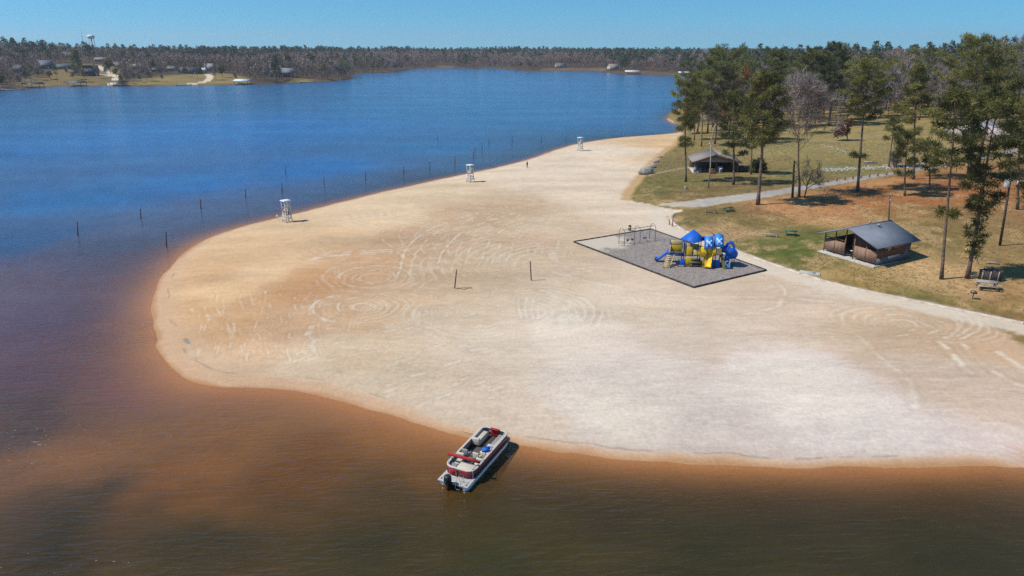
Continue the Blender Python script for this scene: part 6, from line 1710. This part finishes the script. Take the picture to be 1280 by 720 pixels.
def cand(x0, x1, y0, y1, s):
    gx = np.arange(x0, x1, s); gy = np.arange(y0, y1, s)
    X, Y = np.meshgrid(gx, gy); X = X + r.uniform(-.46, .46, X.shape) * s; Y = Y + r.uniform(-.46, .46, Y.shape) * s
    return X.ravel(), Y.ravel()
def ok_ground(X, Y, shore=3.0):
    z, dl, dw = height(X, Y, True)
    k = dl > shore
    for P in CLEARW: k &= ~(sdist(X, Y, P) > -1)
    for (hx, hy, hr) in HOUSE_KEEP:
        k &= np.hypot(X - hx, Y - hy) > hr
        hd_ = math.hypot(hx, hy); al = (X * hx + Y * hy) / hd_; la = np.abs(X * hy - Y * hx) / hd_
        k &= ~((al < hd_) & (al > hd_ - 75) & (la < hr * .75) & (hd_ > 450))
    return k, z, dl, dw
LAWN_CLEAR = np.array([G(*p)[:2] for p in [(849, 185), (862, 174), (905, 172), (950, 170), (975, 158.5), (1020, 157), (1060, 154), (1110, 153.5), (1165, 154), (1185, 158), (1300, 166)]] + [(400, 180), (400, 30), (20, 30), (55, 240)])
GW = 'trees of the wood behind the lawn'; GF = 'trees along the far bank'
X, Y = cand(20, 420, 180, 520, 9.3)
k, z, dl, dw = ok_ground(X, Y, 4)
px = pxh_of(X, Y); R_ = np.hypot(X, Y)
inl = sdist(X, Y, LAWN_CLEAR) > -2
k &= ~inl & (px > 840) & (px < 1500) & (R_ < 480)
k &= ~((px < 870) & (R_ < 340))
X, Y, z, px, R_ = X[k], Y[k], z[k], px[k], R_[k]
order = np.argsort(R_)
np_, nb_ = 0, 0
for i in order:
    u = r.random()
    loc = (X[i], Y[i], z[i])
    kind = 'pine' if u < (.27 if px[i] < 1050 else .15) else 'bare'
    if u > .985: kind = 'bud'
    if .965 < u <= .985: kind = 'rust'
    if kind == 'pine' and np_ < 290:
        np_ += 1
        tree('pine_tree', PINES[r.integers(5)], 'green pine standing in the wood behind the lawn', loc, GW, r.uniform(0, 6.28), r.uniform(.72, 1.08))
    elif kind == 'bare' and nb_ < 290:
        nb_ += 1
        tree('bare_tree', BARES[r.integers(4)], 'grey leafless tree standing in the wood behind the lawn', loc, GW, r.uniform(0, 6.28), r.uniform(.7, 1.0))
    elif kind == 'bud':
        tree('budding_tree', BUD, 'yellow green budding tree in the wood behind the lawn', loc, GW, r.uniform(0, 6.28), r.uniform(.6, .85))
    elif kind == 'rust':
        tree('oak_tree', RUST, 'rusty brown leaved oak in the wood behind the lawn', loc, GW, r.uniform(0, 6.28), r.uniform(.6, .85))
print('near wood', np_, nb_)

# first row of the far banks: individual trees
X, Y = cand(-700, 420, 420, 1250, 9.5)
k, z, dl, dw = ok_ground(X, Y, 3)
px = pxh_of(X, Y); R_ = np.hypot(X, Y)
k &= (px > -60) & (px < 1000) & (R_ > 480)
k1 = k & (dl < 13) & (R_ < 1050)
idx = np.nonzero(k1)[0]; idx = idx[np.argsort(R_[idx])][:250]
taken = np.zeros(X.shape, bool); taken[idx] = True
for i in idx:
    u = r.random(); loc = (X[i], Y[i], z[i])
    pp = .22 if px[i] < 600 else .42
    if u < pp: tree('pine_tree', PINES[r.integers(5)], 'dark pine standing at the water edge of the far bank', loc, GF, r.uniform(0, 6.28), r.uniform(.5, .85))
    elif u < pp + .05: tree('budding_tree', BUD, 'yellow green budding tree at the water edge of the far bank', loc, GF, r.uniform(0, 6.28), r.uniform(.5, .75))
    else: tree('bare_tree', BARES[r.integers(4)], 'grey leafless tree at the water edge of the far bank', loc, GF, r.uniform(0, 6.28), r.uniform(.5, .85))
for (bx_, by_, H_, parts, lab, nm) in (((99), 93.5, 26, CON, 'big dark conifer beside the house with the steep dark roof', 'conifer_tree'), (63, 99, 9, BUD, 'bright yellow green tree on the lawn below the grey roofed house', 'budding_tree'), (190, 91, 17, BUD, 'large yellow green tree between the two far lawns', 'budding_tree'),
        (278, 97, 14, BUD, 'yellow green tree right of the white far house', 'budding_tree'), (349, 101, 13, BUD, 'yellow green tree beside the house on the wooded point', 'budding_tree'), (337, 88, 15, BARES[1], 'pale blossoming tree behind the wooded point', 'bare_tree'), (152, 105, 10, CON, 'dark round evergreen at the water between the two far lawns', 'conifer_tree'), (138, 92, 17, BUD, 'yellow green tree beside the pale driveway', 'budding_tree'), (95, 99, 12, BARES[2], 'leafless tree in front of the big dark conifer', 'bare_tree'), (173, 103, 9, BARES[3], 'dark leafless tree at the left end of the second far lawn', 'bare_tree')):
    b = G(bx_, by_); hh = {id(CON): 17, id(BUD): 15}.get(id(parts), 17)
    tree(nm, parts, lab, b, GF, .5, H_ / hh * .8)

# scattered trees on the far lawns
for bx_ in (12, 30, 38, 47, 54, 72, 84, 92, 106, 124, 133, 146, 156, 160, 168, 178, 184, 203, 209, 222, 232, 247, 270, 286, 294, 340, 352, 366, 372):
    b = G(bx_, 94 + 9 * r.random()); u = r.random()
    if float(-sdist(np.array([b.x]), np.array([b.y]), LAKE)[0]) < 2: continue
    if u < .2: tree('pine_tree', PINES[r.integers(5)], 'dark pine standing on the far lawns', b, GF, r.uniform(0, 6), r.uniform(.3, .6))
    elif u < .35: tree('budding_tree', BUD, 'yellow green budding tree standing on the far lawns', b, GF, r.uniform(0, 6), r.uniform(.35, .6))
    else: tree('bare_tree', BARES[r.integers(4)], 'grey leafless tree standing on the far lawns', b, GF, r.uniform(0, 6), r.uniform(.4, .65))
# the rest of the woods reads as one mass
def far_proto(kind, seed):
    rr = np.random.default_rng(seed); mb = MB()
    if kind == 'pine':
        n = 46
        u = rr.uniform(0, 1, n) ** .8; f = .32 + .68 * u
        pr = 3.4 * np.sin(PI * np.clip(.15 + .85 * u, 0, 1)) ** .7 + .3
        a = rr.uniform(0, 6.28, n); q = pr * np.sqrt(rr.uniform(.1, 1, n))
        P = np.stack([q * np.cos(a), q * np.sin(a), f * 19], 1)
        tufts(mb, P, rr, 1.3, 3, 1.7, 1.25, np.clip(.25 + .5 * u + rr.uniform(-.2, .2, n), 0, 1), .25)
        mb.tube([(0, 0, 0), (0, 0, 17)], [.25, .1], 3, False, mi=1, col=.5)
        mats = [M_needles_far, M_bark_dark]
    else:
        n = 120
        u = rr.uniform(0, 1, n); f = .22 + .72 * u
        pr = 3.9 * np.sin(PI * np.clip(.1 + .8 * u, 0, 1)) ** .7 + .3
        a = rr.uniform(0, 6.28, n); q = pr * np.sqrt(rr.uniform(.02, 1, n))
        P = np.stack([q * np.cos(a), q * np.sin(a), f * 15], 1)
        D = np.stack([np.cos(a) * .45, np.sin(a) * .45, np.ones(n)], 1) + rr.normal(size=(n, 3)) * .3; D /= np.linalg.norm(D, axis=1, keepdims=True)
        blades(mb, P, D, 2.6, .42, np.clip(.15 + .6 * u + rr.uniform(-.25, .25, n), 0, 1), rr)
        mb.tube([(0, 0, 0), (.3, 0, 8)], [.22, .1], 3, False, mi=1, col=.5)
        mats = [M_twigs_far, M_bark_pale]
    return mb, mats
def scatter(name, kind, X, Y, Z, S, seeds):
    protos = [far_proto(kind, s) for s in seeds]
    out = MB()
    which = r.integers(len(seeds), size=len(X)); rz = r.uniform(0, 6.28, len(X)); jt = r.uniform(-.16, .16, len(X))
    for j, (mb, mats) in enumerate(protos):
        V = np.concatenate(mb.v); c = np.concatenate(mb.c)
        ii = np.nonzero(which == j)[0]
        ca, sa = np.cos(rz[ii]), np.sin(rz[ii])
        VV = np.empty((len(ii), len(V), 3), np.float32)
        VV[..., 0] = (V[None, :, 0] * ca[:, None] - V[None, :, 1] * sa[:, None]) * S[ii][:, None] + X[ii][:, None]
        VV[..., 1] = (V[None, :, 0] * sa[:, None] + V[None, :, 1] * ca[:, None]) * S[ii][:, None] + Y[ii][:, None]
        VV[..., 2] = V[None, :, 2] * S[ii][:, None] + Z[ii][:, None]
        cc = np.clip(c[None] + jt[ii][:, None], 0, 1)
        base = out.n
        out.v.append(VV.reshape(-1, 3)); out.c.append(cc.ravel().astype(np.float32)); out.n += VV.shape[0] * VV.shape[1]
        if not hasattr(out, 'mil'): out.mil = []
        for q_, mi in zip(mb.q, mb.mil):
            off = (np.arange(len(ii)) * len(V))[:, None, None] + base
            out.q.append((q_[None] + off).reshape(-1, q_.shape[1])); out.mil.append(np.tile(mi, len(ii)))
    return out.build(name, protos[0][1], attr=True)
k2 = k & ~taken
k2 &= (dl < 260)
fx, fy, fz, fd = [X[k2]], [Y[k2]], [z[k2]], [dl[k2]]
X2, Y2 = cand(-1250, 1400, 430, 2000, 13.5)
kk, z2, dl2, _ = ok_ground(X2, Y2, 8)
p2 = pxh_of(X2, Y2); R2 = np.hypot(X2, Y2)
cover = (X2 > -700) & (X2 < 420) & (Y2 > 420) & (Y2 < 1250) & (dl2 < 260) & (p2 < 1000)
kk &= ~cover & (p2 > -70) & (p2 < 1360) & (R2 > 478) & (R2 < np.interp(p2, HLX, HR1) + 130)
X3 = np.concatenate([X[k2], X2[kk]]); Y3 = np.concatenate([Y[k2], Y2[kk]]); Z3 = np.concatenate([z[k2], z2[kk]]); D3 = np.concatenate([dl[k2], dl2[kk]])
p3 = pxh_of(X3, Y3); R3 = np.hypot(X3, Y3)
cl = fbm(X3 / 70, Y3 / 70, 3, 120) 
hill_t = np.clip((R3 - np.interp(p3, HLX, HR0)) / (np.interp(p3, HLX, HR1) - np.interp(p3, HLX, HR0)), 0, 1)
pp = np.clip(.05 + .50 * sstep(.4, .95, hill_t) + (cl - .5) * 1.2 + .10 * sstep(480, 700, p3) - .25 * sstep(900, 1050, p3), .04, .9)
isp = r.random(len(X3)) < pp
S3 = r.uniform(.68, 1.06, len(X3)) * (.78 + .44 * vnoise(X3 / 90, Y3 / 90, 33)) * 1.04 * np.where(D3 < 15, .8, 1)
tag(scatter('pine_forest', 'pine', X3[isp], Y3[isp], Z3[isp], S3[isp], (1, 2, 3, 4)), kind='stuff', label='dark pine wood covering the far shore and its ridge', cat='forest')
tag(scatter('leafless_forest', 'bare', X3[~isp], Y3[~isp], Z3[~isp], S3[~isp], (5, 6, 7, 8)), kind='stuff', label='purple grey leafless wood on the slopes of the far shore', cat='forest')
print('far', isp.sum(), (~isp).sum(), 'indiv', len(idx))
# ------------------------------------------------------------------ the air over the lake
hm = bpy.data.materials.new('air'); hm.use_nodes = True
N, L = hm.node_tree.nodes, hm.node_tree.links
N.remove(N['Principled BSDF'])
pv = N.new('ShaderNodeVolumePrincipled'); pv.inputs['Color'].default_value = (.84, .93, 1.0, 1); pv.inputs['Density'].default_value = HAZE; pv.inputs['Anisotropy'].default_value = .2
L.new(pv.outputs[0], [n for n in N if n.type == 'OUTPUT_MATERIAL'][0].inputs['Volume'])
m = MB(); m.box((0, 0, 60), (12600, 12600, 132)); hz_ = m.build('haze', hm); tag(hz_, kind='stuff', label='thin blue air over the lake and the far woods', cat='haze')
